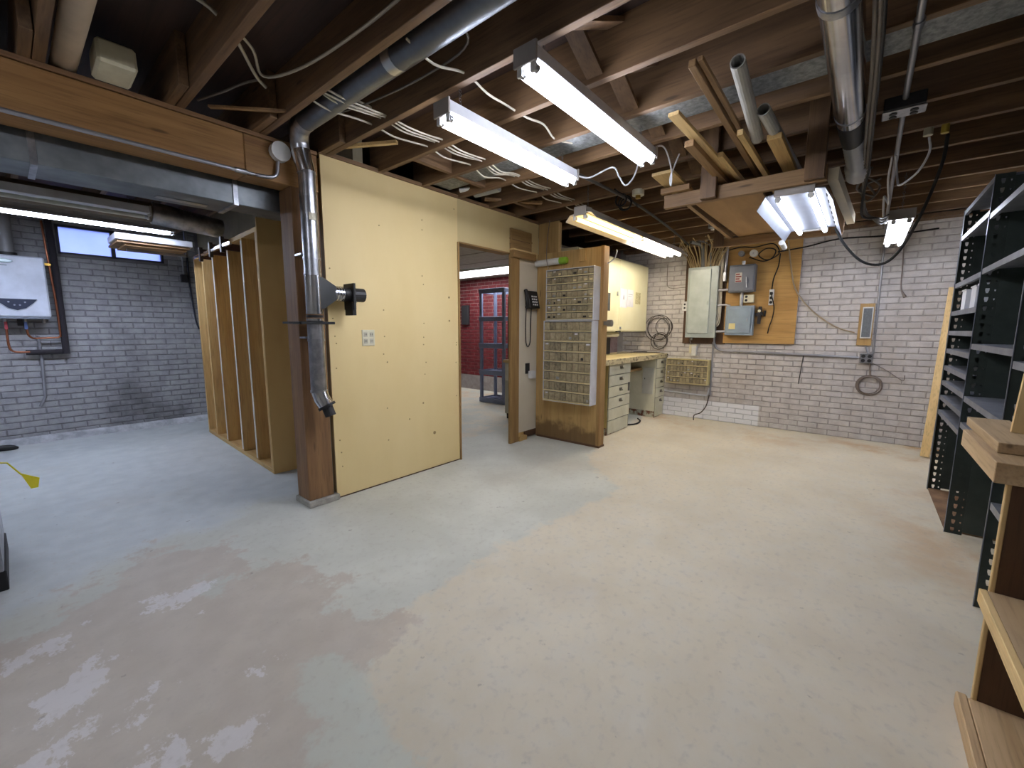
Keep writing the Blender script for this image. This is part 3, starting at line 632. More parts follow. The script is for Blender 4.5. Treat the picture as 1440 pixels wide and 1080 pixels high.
thing('wood_stick', MB().bar((1.60, 2.86, 2.50), (1.80, 2.5, 2.50), .03, .02), W_pine('x'), 'short pale stick above the yellow panel beside the pipe', 'stick')

# ================================================================ shiny duct, conduit and cords on the right
vd = T('vent_duct', 'shiny round metal duct under the joists with a black sleeve', 'duct', (2.4, .14, 2.3))
part('pipe', m_shiny(), vd, TB([(-1.0, .16, 2.372), (1.72, .155, 2.372), (2.9, .15, 2.372)], .064, 20))
part('clamp_band', m_steel(), vd, TB([(1.86, .155, 2.372), (1.9, .155, 2.372)], .067, 20))
part('clamp_band', m_steel(), vd, TB([(2.86, .15, 2.372), (2.875, .15, 2.372)], .066, 20))
part('sleeve', m_black(), vd, TB([(2.97, .15, 2.372), (3.28, .145, 2.36)], [.062, .052], 20))
part('pipe', m_shiny(), vd, TB([(2.9, .15, 2.372), (2.97, .15, 2.372)], .06, 20))
part('flex_end', M('flex_foil', (206, 210, 220), .35, .35), vd, TB([(3.26 + .02 * k, .142 - .001 * k, 2.36 - .003 * k) for k in range(24)], [.050 + (.004 if k % 2 else 0) + (.012 if k > 16 else 0) for k in range(24)], 18))
oc = T('ceiling_outlet', 'grey conduit under the joists carrying a four-socket outlet box', 'conduit', (3.0, -.06, 2.4))
part('pipe', m_cond(), oc, TB(sm([(-1.0, -.06, 2.42), (2.0, -.06, 2.42), (3.0, -.06, 2.42), (4.4, -.07, 2.42), (5.9, -.08, 2.42), (6.15, -.085, 2.39), (6.24, -.09, 2.3), (6.245, -.09, 2.1)], 4), .0125, 10))
part('coupling', m_steel(), oc, TB([(2.30, -.06, 2.42), (2.34, -.06, 2.42)], .018, 10))
bx = part('outlet_box', M('box_dark', (60, 60, 64), .5, .5), oc, BX(2.99, 3.09, -.14, .02, 2.375, 2.438), .004)
fp = part('face_plate', m_steel(), bx, BX(3.0, 3.10, -.145, .025, 2.368, 2.376), .003)
for a in (0, 1):
    for b_ in (0, 1): part('socket', m_black(), bx, TB([(3.028 + .044 * a, -.10 + .08 * b_, 2.364), (3.028 + .044 * a, -.10 + .08 * b_, 2.37)], .016, 10))
for q, (dy, dx) in enumerate(((0.07, 0), (.055, .3), (.045, .1))):
    thing('power_cable', TB(sm([(1.2 + dx, dy, 2.36), (2.2, dy - .005, 2.35), (3.0, dy + .01, 2.34), (3.6, dy + .02, 2.28), (3.95, dy + .02 * q, 2.12 - .02 * q), (4.1, dy - .05, 2.07), (4.3, -.03, 2.06 + .02 * q), (4.5, -.07, 2.16)], 5), .0075, 6), (m_cableg(), m_cableg(), m_black())[q],
          ('grey cord hanging along the shiny duct, nearest the duct', 'grey cord hanging along the shiny duct, outer one', 'black cord hanging along the shiny duct')[q], 'cord')
thing('wire_bundle', TB(sm([(3.75, .05, 2.33), (3.8, .12, 2.22), (3.85, .02, 2.17), (3.82, .10, 2.3), (3.9, .0, 2.24), (3.86, .06, 2.14), (3.9, .1, 2.25), (3.95, .0, 2.3)], 5), .007, 6), m_cableg(), 'tangle of grey wire below the end of the shiny duct', 'wire')
thing('light_cable', TB(sm([(3.64, -.20, 2.41), (3.66, -.21, 2.33), (3.72, -.17, 2.24), (3.8, -.10, 2.20), (3.85, -.085, 2.24), (3.9, -.075, 2.33), (3.84, -.06, 2.4)], 6), .0065, 6), m_wpaint(), 'white cord curving from a joist socket to the ceiling conduit', 'cord')
thing('light_cable', TB(sm([(3.9, -.045, 2.41), (4.1, -.04, 2.32), (4.3, -.06, 2.2), (4.36, -.03, 2.27), (4.5, -.05, 2.1), (4.6, -.09, 2.2)], 6), .0065, 6), m_wpaint(), 'white cord winding down the conduit towards the far light', 'cord')
ls = T('joist_socket', 'small lamp socket with plugs screwed under a joist near the shelving', 'socket', (3.64, -.24, 2.43))
part('base', m_cream(), ls, TB([(3.575, -.19, 2.44), (3.575, -.19, 2.40)], .022, 12))
part('plug', M('yellow_plug', (196, 170, 70), .5), ls, TB([(3.575, -.26, 2.44), (3.575, -.26, 2.395)], .018, 10))
thing('black_cable', TB(sm([(4.41, .25, 2.09), (4.38, .18, 1.95), (4.33, .06, 1.80), (4.3, -.06, 1.765), (4.16, -.15, 1.84), (3.95, -.23, 2.05), (3.78, -.28, 2.28), (3.66, -.28, 2.41)], 6), .0095, 8), m_rubber(), 'thick black power cord sagging from the winged light to a joist socket', 'cord')

# ================================================================ lumber rack
lr = T('lumber_rack', 'wooden lumber rack hung below the joists from short uprights', 'rack', (4.0, .72, 2.12))
part('cross_bar', W_old('y'), lr, BX(3.13, 3.17, .24, 1.185, 2.13, 2.22), .003)
part('cross_bar', W_old('y'), lr, BX(4.86, 4.90, .22, 1.30, 2.12, 2.20), .003)
for y in (.30, .88): part('upright', W_joist('z'), lr, BX(3.09, 3.13, y - .05, y + .05, 2.14, 2.62), .003)
for y in (.26, 1.24): part('upright', W_joist('z'), lr, BX(4.82, 4.86, y - .045, y + .045, 2.12, 2.62), .003)
part('brace_block', W_old('y'), lr, BX(3.09, 3.13, 1.0, 1.2, 2.222, 2.26), .003)
thing('plywood_sheet', BX(3.20, 5.35, .62, 1.06, 2.205, 2.217), M('dull_ply', (176, 140, 96), .7, 0, (150, 116, 76), 4, (.3, 1.5, 1)), 'brown plywood sheet lying on the lumber rack', 'plywood')
thing('edge_board', MB().bar((3.2, 1.10, 2.222), (4.9, 1.14, 2.215), .03, .045), W_old('x'), 'narrow board along the left edge of the rack', 'board')
def lum(name, p0, p1, wd, th, mat, label, cat='board'): return thing(name, MB().bar(p0, p1, wd, th), mat, label, cat, 'boards on the lumber rack', .002)
lum('moulding', (1.97, .655, 2.385), (4.9, .64, 2.24), .03, .032, W_old('x'), 'longest dark moulding strip poking out of the lumber rack')
lum('moulding', (1.97, .622, 2.392), (4.9, .60, 2.255), .022, .02, W_old('x'), 'thin moulding strip lying against the longest one')
lum('board', (2.26, .83, 2.345), (4.9, .72, 2.25), .055, .02, W_pine('x'), 'pale board with an angled end leaning out of the rack')
lum('board', (2.55, .84, 2.30), (4.9, .80, 2.235), .05, .035, W_old('x'), 'brown board end beside the left upright of the rack')
lum('board', (2.8, .74, 2.29), (4.9, .7, 2.24), .03, .03, W_pine('x'), 'short pale strip end in the middle of the rack')
lum('board', (2.75, .46, 2.30), (4.9, .42, 2.23), .07, .03, W_stud('x'), 'wide yellow board end at the right of the rack')
lum('board', (2.62, .60, 2.315), (4.9, .56, 2.24), .03, .03, W_pine('x'), 'pale strip between the mouldings and the grey tubes')
thing('scrap_plywood', MB().bar((2.9, 1.12, 2.30), (3.6, 1.10, 2.25), .14, .02), W_pine('x'), 'short pale panel scrap on the left arm of the rack', 'board')
thing('grey_tube', MB().ring((2.06, .50, 2.375), (2.8, .55, 2.33), .030, .025, 16), M('grey_pvc', (176, 176, 172), .5), 'upper grey plastic tube with open end over the rack', 'tube')
thing('grey_tube', MB().ring((2.50, .475, 2.345), (4.7, .37, 2.255), .030, .025, 16), M('grey_pvc', (176, 176, 172), .5), 'lower grey plastic tube with open end beside the yellow board', 'tube')
thing('white_moulding', MB().bar((3.18, .215, 2.17), (4.55, .16, 2.17), .05, .07), M('cream_mould', (226, 214, 186), .5), 'cream painted trim board beside the winged light', 'board')
thing('white_tube', TB([(4.28, .60, 2.0), (4.46, .60, 1.985)], .022, 12), m_white(), 'short white tube end sticking out under the rack', 'tube')
# black conduit run from the lights to the panel, porcelain sockets
thing('ceiling_conduit', TB(sm([(2.75, 1.72, 2.40), (3.6, 1.70, 2.405), (4.3, 1.74, 2.41), (5.3, 1.84, 2.415), (6.1, 1.94, 2.41)], 4), .012, 8), M('dark_conduit', (92, 88, 84), .5, .4), 'dark conduit running from the bright light to the breaker panel', 'conduit')
thing('wire_bundle', MB().tube(circ((3.5, 1.70, 2.37), .05, 'x', 16), .007, 6, closed=True).tube(circ((3.56, 1.69, 2.355), .06, 'x', 16), .007, 6, closed=True).tube(circ((3.62, 1.71, 2.365), .05, 'x', 16), .007, 6, closed=True).tube(sm([(3.3, 1.66, 2.40), (3.5, 1.70, 2.42), (3.7, 1.68, 2.40), (3.9, 1.72, 2.40)]), .007, 6), m_rubber(), 'black cord tangled around the dark ceiling conduit', 'cord')
for q, (x, y) in enumerate(((3.575, 1.58), (5.20, 1.40))):
    s_ = T('joist_socket', ('white porcelain lamp socket with brass screws left of the lumber rack', 'grey metal socket box under the joists beyond the plywood sheet')[q], 'socket', (x, y, 2.42))
    part('base', (m_cream(), m_cond())[q], s_, TB([(x, y, 2.445), (x, y, 2.40)], .05, 14)); part('holder', (M('brass', (190, 150, 70), .35, .9), m_white())[q], s_, TB([(x, y, 2.40), (x, y, 2.375)], .022, 12))
# ================================================================ wall bits on the panel wall
ol = T('outlet_plate', 'white switch and outlet plate on the yellow panel wall', 'outlet', (1.785, YP, 1.2))
part('cover', m_cream(), ol, BX(1.735, 1.84, YP - .009, YP, 1.137, 1.258), .002)
for x in (1.762, 1.812):
    for z in (1.172, 1.222):
        s_ = part('socket', M('ivory', (206, 200, 178), .5), ol, BX(x - .016, x + .016, YP - .012, YP - .009, z - .017, z + .017), .002)
        part('slot', m_black(), s_, MB().box(x - .008, x - .005, YP - .0128, YP - .011, z - .006, z + .008).box(x + .005, x + .008, YP - .0128, YP - .011, z - .006, z + .008))
vb = T('wood_vent', 'brown wooden louvre box with a ledge above the door jamb', 'vent', (3.66, YP, 2.02))
part('board', W_trim('x'), vb, BX(3.47, 3.83, YP - .022, YP, 2.095, 2.31), .003)
part('slat', W_dark('x'), vb, BX(3.49, 3.79, YP - .026, YP - .02, 2.196, 2.202))
part('slat', W_trim('x'), vb, BX(3.47, 3.83, YP - .03, YP, 2.20, 2.215))
part('ledge', W_trim('x'), vb, BX(3.47, 3.87, YP - .06, YP, 2.015, 2.085), .004)
part('ledge_cap', W_pine('x'), vb, BX(3.465, 3.875, YP - .066, YP, 2.085, 2.10), .003)
# telephone
ph = T('wall_phone', 'black push-button wall telephone with a hanging cord', 'telephone', (3.8, YP, 1.5))
part('base', m_black(), ph, MB().prism([(YP + .004, 1.49), (YP - .075, 1.50), (YP - .03, 1.69), (YP + .004, 1.69)], 'x', 3.75, 3.93), .006)
part('handset', m_black(), ph, TB(sm([(3.715, YP - .05, 1.50), (3.705, YP - .065, 1.54), (3.70, YP - .055, 1.60), (3.705, YP - .05, 1.66), (3.715, YP - .03, 1.69)]), [.024, .024, .022, .02, .018, .017, .016, .016, .016, .016, .016, .016, .016, .016, .017, .018, .02, .022, .022, .022, .022, .022, .022, .022, .022], 10))
kb = m_white(); k0 = None
for i in range(3):
    for j in range(4):
        z = 1.53 + j * .03; y = YP - .075 + (z - 1.5) * .237 - .003; x = 3.80 + i * .035
        if k0 is None: k0 = part('key', kb, ph, BX(x, x + .018, y - .003, y + .004, z, z + .016))
        else: clone(k0, 'key', ph, (x + .009, y + .0005, z + .008))
part('cord', m_black(), ph, TB(sm([(3.715, YP - .04, 1.50), (3.72, YP - .03, 1.3), (3.735, YP - .025, 1.12), (3.78, YP - .02, 1.07), (3.82, YP - .02, 1.14), (3.825, YP - .02, 1.35), (3.82, YP - .03, 1.5)]), .006, 6))
ob = T('black_outlet', 'black outlet with a white plug-in adapter low on the off-white panel', 'outlet', (3.82, YP, .8))
part('cover', m_black(), ob, BX(3.76, 3.83, YP - .008, YP + .005, .76, .88), .002)
part('adapter', m_white(), ob, BX(3.80, 3.89, YP - .05, YP - .008, .705, .79), .004)

# ================================================================ drawer partition
pt = T('plywood_partition', 'free-standing brown plywood partition carrying the tall parts drawers', 'partition', (4.02, 2.5, 0))
part('plywood_sheet', wood('stained_plywood', (186, 156, 102), (158, 124, 74), 'z', scale=5, stain=(.22, (84, 58, 32))), pt, BX(3.965, 3.985, 2.10, YP, .0, 2.105), .002)
part('edge_stud', W_trim('z'), pt, BX(3.963, 4.075, 2.085, 2.125, 0.0, 2.11), .003)
part('back_sheet', W_ply('z'), pt, BX(4.055, 4.075, 2.125, YP, 0, 2.105))
part('upper_sheet', W_ply('z'), pt, BX(3.99, 4.005, 2.655, YP, 2.105, 2.44))
part('upper_edge', W_pine('z'), pt, BX(3.985, 4.02, 2.64, 2.658, 2.105, 2.42))
part('stop_block', W_stud('z'), pt, BX(3.945, 3.965, 2.29, 2.37, 1.975, 2.10), .003)
part('foot_plate', W_dark('y'), pt, BX(3.958, 4.08, 2.08, 2.9, 0, .022))
hk = T('wire_hook', 'bent wire coat hook on the end of the partition', 'hook', (4.05, 2.07, 2.0))
part('stem', m_steel(), hk, TB(sm([(4.04, 2.085, 1.94), (4.05, 2.05, 1.96), (4.06, 2.01, 2.0), (4.065, 2.0, 2.06)]), .006, 6))
part('tip', m_steel(), hk, TB([(4.065, 2.0, 2.06), (4.066, 2.0, 2.072)], .009, 8))
thing('door_catch', MB().box(3.99, 4.03, 2.04, 2.085, 1.31, 1.35).tube([(4.01, 2.045, 1.33), (4.01, 2.0, 1.33)], .036, 12), M('dull_nickel', (150, 144, 134), .4, .7), 'round grey metal knob on the edge of the partition', 'knob')
pr = T('paper_roll', 'white paper roll with a lime green cap on the partition', 'roll', (3.92, 2.7, 1.99))
part('roll', M('roll_white', (224, 224, 218), .6), pr, TB([(3.925, 2.91, 1.995), (3.925, 2.59, 2.0)], .036, 16))
part('cap', M('lime', (150, 200, 60), .5), pr, TB([(3.925, 2.59, 2.0), (3.925, 2.53, 2.0), (3.925, 2.505, 2.0)], [.038, .038, .032], 16))
thing('hanging_wire', TB(sm([(3.93, 2.74, 2.44), (3.88, 2.735, 2.2), (3.875, 2.735, 2.03), (3.89, 2.73, 1.96), (3.86, 2.70, 1.915)]), .004, 6), m_cableg(), 'thin dark wire hanging from the ceiling in front of the paper roll', 'wire')
# parts drawer cabinets
dm = [M('drawer_clear%d' % q, c, .28, 0, c2, 30, rnd=.10, lo=.35, hi=.65, coat=.3) for q, (c, c2) in enumerate((((172, 160, 130), (136, 124, 100)), ((178, 166, 136), (144, 132, 106)), ((160, 150, 124), (112, 104, 86))))]
lipm = M('drawer_lip', (216, 202, 156), .35, rnd=.1); tagm = m_pap(); fr = M('drawer_frame', (190, 182, 160), .5)
def parts_cabinet(name, label, x_face, x_back, ya, yb, za, zb, rows, cols, lip_h, side_mat, hw_p=.3):
    """drawers look towards -x"""
    r = T(name, label, 'parts cabinet', ((x_face + x_back) / 2, (ya + yb) / 2, za))
    t = .008
    part('case', side_mat, r, MB().box(x_face, x_back, ya, ya + t, za, zb).box(x_face, x_back, yb - t, yb, za, zb).box(x_face, x_back, ya + t, yb - t, za, za + t).box(x_face, x_back, ya + t, yb - t, zb - t, zb).box(x_back - t, x_back, ya + t, yb - t, za + t, zb - t))
    rh = (zb - za - 2 * t) / rows; cw = (yb - ya - 2 * t) / cols
    for i in range(1, rows):
        z = za + t + i * rh; part('shelf', fr, r, BX(x_face - .002, x_back - t, ya + t, yb - t, z - .003, z + .003))
    protos = {}
    for i in range(rows):
        for j in range(cols):
            q = random.randrange(3); y = ya + t + (j + .5) * cw; z = za + t + (i + .5) * rh
            if q not in protos:
                b = MB().box(x_face + .004, x_face + .05, y - cw / 2 + .0025, y + cw / 2 - .0025, z - rh / 2 + .006, z + rh / 2 - .009)
                b.prism([(x_face + .004, z - rh / 2 + .006), (x_face - .010, z - rh / 2 + .008 + lip_h), (x_face - .008, z - rh / 2 + .010 + lip_h), (x_face + .004, z - rh / 2 + .012 + lip_h * .4)], 'y', y - cw * .34, y + cw * .34)
                o = part('drawer', dm[q], r, b); c = WL[o.name]; protos[q] = (o, c[0], c[1] - y, c[2] - z)
                d = o
            else:
                o, cx_, dy, dz = protos[q]; d = clone(o, 'drawer', r, (cx_, y + dy, z + dz))
            if random.random() < hw_p:
                u = random.random(); mt = tagm if u < .35 else (m_black() if u < .6 else (m_steel() if u < .9 else lipm))
                part('label_card' if u < .35 else 'contents', mt, d, BX(x_face + .001, x_face + .004, y - cw * .3, y + cw * random.uniform(.0, .3), z + rh * (.2 if u < .35 else -.25), z + rh * (.36 if u < .35 else .0)))
    for i in range(rows):
        z = za + t + i * rh; part('rail', lipm, r, BX(x_face - .006, x_face + .001, ya + t, yb - t, z + .0, z + (.013 if lip_h > .01 else .008)))
    return r
parts_cabinet('parts_cabinet', 'upper grey small-parts cabinet with seven rows of little drawers', 3.835, 3.964, 2.12, 2.71, 1.362, 1.90, 7, 9, .006, M('cab_grey', (206, 208, 214), .4), .6)
parts_cabinet('parts_cabinet', 'tall lower small-parts cabinet of clear bins on the plywood partition', 3.835, 3.964, 2.13, 2.735, .47, 1.358, 8, 8, .012, M('cab_white', (222, 224, 230), .4), .16)
parts_cabinet('parts_cabinet', 'yellowed small-parts cabinet hung low on the brick wall under the breaker panel', 6.13, 6.265, 1.60, 2.17, .50, .85, 4, 12, .006, M('cab_cream', (206, 194, 140), .5), .35)

# ================================================================ workbench
wb = T('workbench_top', 'worn cream worktop with a chipped dark front edge', 'worktop', (5.25, 2.6, .86))
part('top_board', M('worktop', (226, 210, 164), .45, 0, (208, 188, 136), 5, world=True), wb, BX(4.10, 6.255, 2.225, 2.91, .898, .918), .003)
part('front_edge', M('chipped_edge', (190, 178, 142), .6, 0, (112, 100, 80), 16, (1, 1, 2), .3, world=True, lo=.36, hi=.52), wb, BX(4.10, 6.255, 2.205, 2.226, .855, .919), .002)
part('end_edge', M('chipped_edge', (176, 166, 136), .6), wb, BX(6.20, 6.257, 2.205, 2.9, .86, .899))
part('apron', M('bench_dark', (96, 84, 64), .7), wb, BX(4.12, 6.2, 2.25, 2.90, .87, .898))
gm = M('bench_green', (216, 214, 194), .5, 0, (196, 194, 170), 4, rnd=.05); rustm = M('rusted_paint', (186, 188, 168), .7, 0, (112, 62, 36), 14, (1, 1, .8), .2, lo=.42, hi=.56)
ym = M('bench_side', (206, 190, 128), .55, 0, (186, 168, 106), 4)
pull_m = M('pull', (120, 116, 104), .35, .7)
def pedestal(label, xa, xb, ya, yb, edges, side, inner):
    r = T('drawer_pedestal', label, 'drawer unit', ((xa + xb) / 2, (ya + yb) / 2, 0))
    part('body', side, r, BX(xa, xb, ya, yb, .09, .868), .004); part('face_gap', M('gap_shadow', (84, 80, 68), .7), r, BX(xa + .006, xb - .004, ya - .003, ya + .0, .02, .866))
    part('rusted_base', rustm, r, MB().prism([(xa + .004, .15), (xa + .004, .0), (xb - .03, .0), (xb - .004, .06), (xb - .004, .15)], 'y', ya + .004, yb - .004))
    for z0, z1 in edges:
        d = part('drawer', gm, r, BX(xa + .012, xb - .008, ya - .014, ya + .01, z0 + .004, z1 - .004), .003)
        zc = z0 + (z1 - z0) * .62; xc = (xa + xb) / 2 + .02
        if z0 > .28 or inner:
            part('pull', pull_m, d, MB().box(xc - .035, xc + .035, ya - .018, ya - .013, zc - .018, zc + .018).prism([(ya - .018, zc), (ya - .034, zc - .012), (ya - .034, zc - .018), (ya - .018, zc - .014)], 'x', xc - .025, xc + .03))
    part('base_panel', gm, r, BX(xa + .012, xb - .03, ya - .012, ya + .012, .015, .17), .003)
    return r
pL = pedestal('pale green steel drawer unit under the left end of the workbench', 4.50, 5.10, 2.27, 2.88, [(.175, .315), (.315, .455), (.455, .585), (.585, .72), (.72, .86)], ym, False)
part('sticker_wear', M('bare_metal', (96, 96, 92), .5, .4), pL, BX(5.03, 5.075, 2.252, 2.258, .49, .60))
pR = pedestal('pale green rust-footed drawer unit under the right end of the workbench', 5.90, 6.24, 2.235, 2.88, [(.16, .29), (.29, .43), (.43, .57), (.57, .71), (.71, .85)], gm, True)
part('cover_flap', M('flap_grey', (196, 196, 186), .5), pR, BX(5.885, 5.90, 2.26, 2.42, .34, .72), .003)
part('flap_latch', m_black(), pR, BX(5.88, 5.886, 2.38, 2.39, .55, .57))
thing('bench_shelf', BX(5.101, 5.899, 2.44, 2.86, .68, .71), W_trim('x'), 'small brown wood shelf in the kneehole of the workbench', 'shelf')
thing('floor_cable', TB(sm([(5.12, 2.34, .012), (5.3, 2.25, .010), (5.5, 2.27, .012), (5.56, 2.33, .03)]), .011, 6), m_rubber(), 'short black cable on the floor under the workbench', 'cable')
# wall cabinet
wc = T('wall_cabinet', 'cream two-door wall cabinet above the workbench', 'cabinet', (5.13, 2.7, 1.23))
cm = M('cream_steel', (234, 229, 194), .42, 0, (226, 219, 178), 3, rnd=.02)
part('body', cm, wc, BX(4.15, 6.125, 2.515, 2.915, 1.235, 2.175), .004)
for a, b, hx in ((4.16, 5.188, 5.13), (5.196, 6.118, 5.24)):
    d = part('door', cm, wc, BX(a, b, 2.497, 2.515, 1.245, 2.165), .004)
    part('door_pull', m_steel(), d, BX(hx - .012, hx + .012, 2.482, 2.497, 1.27 if hx > 5.2 else 1.70, 1.30 if hx > 5.2 else 1.75), .002)
part('catch', m_black(), wc, BX(5.15, 5.26, 2.49, 2.516, 1.228, 1.243))
part('top_tray', m_white(), wc, BX(5.75, 6.05, 2.55, 2.8, 2.176, 2.19))
ap = M('ink', (120, 120, 130), .8)
p1 = thing('paper_sheet', BX(5.215, 5.42, 2.492, 2.4965, 1.555, 1.80), m_pap(), 'white paper sheet taped on the cabinet door, left of two', 'paper')
part('print', ap, p1, MB().prism([(5.29, 1.66), (5.315, 1.73), (5.34, 1.66), (5.328, 1.66), (5.315, 1.70), (5.302, 1.66)], 'y', 2.4912, 2.4925))
p2 = thing('paper_sheet', BX(5.43, 5.62, 2.492, 2.4965, 1.57, 1.80), m_pap(), 'white paper sheet with faint lines on the cabinet door, right of two', 'paper')
part('print', ap, p2, MB().box(5.46, 5.59, 2.4912, 2.4925, 1.735, 1.74).box(5.46, 5.56, 2.4912, 2.4925, 1.71, 1.714))
thing('magnet_strip', BX(4.86, 4.93, 2.49, 2.4965, 1.50, 1.72), M('dark_label', (96, 96, 90), .6, 0, (60, 60, 58), 30), 'dark worn label strip on the left cabinet door', 'label')
thing('chart_scrap', BX(5.70, 5.86, 2.4925, 2.4965, 1.62, 1.78), M('aged_paper', (214, 204, 160), .8, 0, (170, 160, 120), 30), 'yellowed paper scrap on the right cabinet door', 'paper')
thing('dark_box', BX(4.15, 5.55, 2.78, 2.90, .92, 1.15), M('black_board', (54, 50, 50), .6), 'long black box at the back of the worktop', 'box', bevel=.004)
thing('roller', TB([(4.15, 2.66, 1.195), (5.5, 2.66, 1.195)], .035, 14), m_cream(), 'cream roller mounted under the wall cabinet', 'roller')
cw = MB()
for q in range(7):
    r_ = random.uniform(.12, .2); c0 = (6.215 + random.uniform(0, .02), 2.30 + random.uniform(-.06, .08), 1.30 - (.0 if q < 4 else .22) + random.uniform(-.04, .04))
    cw.tube(circ(c0, r_ * (.8 if q > 3 else 1), 'x', 22), .005, 5, closed=True)
thing('cable_coil', cw, M('dark_cord', (70, 64, 60), .6), 'coils of dark cord hanging on the brick wall above the workbench', 'cord')
thing('bench_cable', TB(sm([(5.6, 2.7, .93), (5.75, 2.55, .935), (5.9, 2.6, .93), (6.05, 2.45, .935), (6.1, 2.5, .94), (6.0, 2.62, .932), (6.1, 2.28, .93), (6.25, 2.2, .9)], 6), .006, 6), M('dark_cord', (70, 64, 60), .6), 'dark cord trailing over the back of the worktop', 'cord')

# ================================================================ electrics on the end wall
bpn = T('breaker_panel', 'large grey breaker panel on the brick wall with a flat door', 'breaker panel', (6.2, 1.75, 1.16))
gp = M('panel_grey', (168, 178, 176), .42, .1, rnd=.02); gp2 = M('panel_door', (184, 194, 190), .4, .1, rnd=.02)
part('box', gp, bpn, BX(6.15, 6.2605, 1.555, 1.925, 1.165, 2.10), .004)
part('trim_plate', gp, bpn, BX(6.138, 6.15, 1.545, 1.935, 1.158, 2.108), .003)
dr = part('door', gp2, bpn, BX(6.122, 6.138, 1.635, 1.905, 1.215, 2.075), .004)
part('latch', gp, dr, BX(6.116, 6.122, 1.65, 1.665, 1.60, 1.65))
for z in (1.24, 2.03): part('screw', m_steel(), bpn, TB([(6.137, 1.585, z), (6.132, 1.585, z)], .008, 8))
part('knockout', m_steel(), bpn, TB([(6.2, 1.86, 1.165), (6.2, 1.86, 1.12)], .014, 8))
thing('backing_board', BX(6.245, 6.2605, 1.44, 2.0, 1.07, 2.42), W_dark('z'), 'dark brown backing board behind the breaker panel', 'board')
thing('plywood_backing', BX(6.228, 6.247, .65, 1.46, 1.09, 2.38), W_orange('y'), 'orange plywood sheet mounting the grey switch boxes', 'plywood')
b1 = T('switch_box', 'dark grey fused switch box at the top of the plywood', 'switch box', (6.16, 1.27, 1.74))
dk = M('switch_grey', (104, 108, 118), .4, .3)
part('box', dk, b1, BX(6.10, 6.227, 1.11, 1.41, 1.745, 2.09), .005)
part('cover', dk, b1, BX(6.088, 6.1, 1.12, 1.40, 1.76, 2.075), .006)
lb = part('warning_label', M('label_ivory', (206, 196, 190), .6), b1, BX(6.0855, 6.088, 1.255, 1.33, 1.87, 1.99))
for q in range(4): part('label_print', M('label_red', (130, 40, 40), .6), lb, BX(6.0845, 6.0856, 1.26 + .02 * (q % 2), 1.325, 1.875 + q * .029, 1.892 + q * .029))
part('handle', m_steel(), b1, MB().bar((6.07, 1.19, 1.80), (6.07, 1.20, 1.93), .012, .012, (1, 0, 0)))
part('hub', m_steel(), b1, TB([(6.16, 1.26, 2.09), (6.16, 1.26, 2.14)], .022, 10))
b2 = T('switch_box', 'light blue-grey switch box with a yellow note low on the plywood', 'switch box', (6.16, 1.27, 1.19))
lg = M('box_bluegrey', (150, 166, 180), .4, .1, rnd=.02)
part('box', lg, b2, BX(6.13, 6.227, 1.10, 1.425, 1.195, 1.575), .005)
part('door', lg, b2, BX(6.118, 6.13, 1.125, 1.40, 1.225, 1.55), .004)
part('sticky_note', M('note_yellow', (236, 222, 160), .8), b2, BX(6.1145, 6.118, 1.30, 1.375, 1.275, 1.35))
part('latch', m_steel(), b2, BX(6.110, 6.118, 1.16, 1.17, 1.37, 1.41))
for q, (p, r_) in enumerate((([(6.18, 1.26, 1.575), (6.18, 1.26, 1.745)], .022), ([(6.18, 1.545, 1.79), (6.18, 1.41, 1.79)], .018), ([(6.18, 1.545, 1.59), (6.18, 1.44, 1.595), (6.18, 1.39, 1.58)], .014), ([(6.18, 1.545, 1.24), (6.18, 1.425, 1.245)], .016))):
    thing('conduit_nipple', TB(p, r_, 10), m_cond(), ('short thick nipple joining the two switch boxes', 'conduit nipple from breaker panel to dark switch box', 'bent conduit nipple between breaker panel and blue-grey box', 'lowest conduit nipple beside the breaker panel')[q], 'conduit')
thing('riser_conduit', TB(sm([(6.18, 1.40, 2.41), (6.18, 1.44, 2.40), (6.18, 1.465, 2.34), (6.18, 1.47, 2.2), (6.18, 1.475, 1.95)]), .018, 10), m_cond(), 'grey conduit rising past the breaker panel to the joists', 'conduit')
thing('conduit_fitting', BX(6.15, 6.21, 1.455, 1.495, 1.9, 2.02), m_cond(), 'boxy conduit fitting beside the breaker panel', 'fitting', bevel=.006)
oo = T('outlet_plate', 'double outlet with white plug between the two switch boxes', 'outlet', (6.21, 1.2, 1.66))
part('box', m_cream(), oo, BX(6.18, 6.227, 1.12, 1.235, 1.615, 1.715), .003)
for z in (1.645, 1.69): part('socket', m_black(), oo, TB([(6.181, 1.205, z), (6.177, 1.205, z)], .016, 10))
pw = T('power_strip', 'small white power strip with a black plug on the plywood', 'power strip', (6.21, .93, 1.58))
part('body', m_white(), pw, BX(6.195, 6.227, .905, .955, 1.575, 1.77), .004)
for q in range(3): part('socket', m_black(), pw, TB([(6.196, .93, 1.61 + q * .055), (6.192, .93, 1.61 + q * .055)], .018, 10))
part('plug', m_black(), pw, BX(6.165, 6.192, .915, .945, 1.70, 1.735), .003)
part('cord', m_rubber(), pw, TB(sm([(6.2, .93, 1.77), (6.2, .92, 1.9), (6.2, .88, 2.05), (6.2, .87, 2.2)]), .007, 6))
part('cord', m_rubber(), pw, TB(sm([(6.17, .925, 1.7), (6.19, .89, 1.55), (6.21, .90, 1.42), (6.215, .93, 1.3), (6.215, .94, 1.22)]), .006, 6))
dv = T('knife_switch', 'dark lever device screwed to the plywood beside the blue-grey box', 'switch', (6.2, 1.05, 1.4))
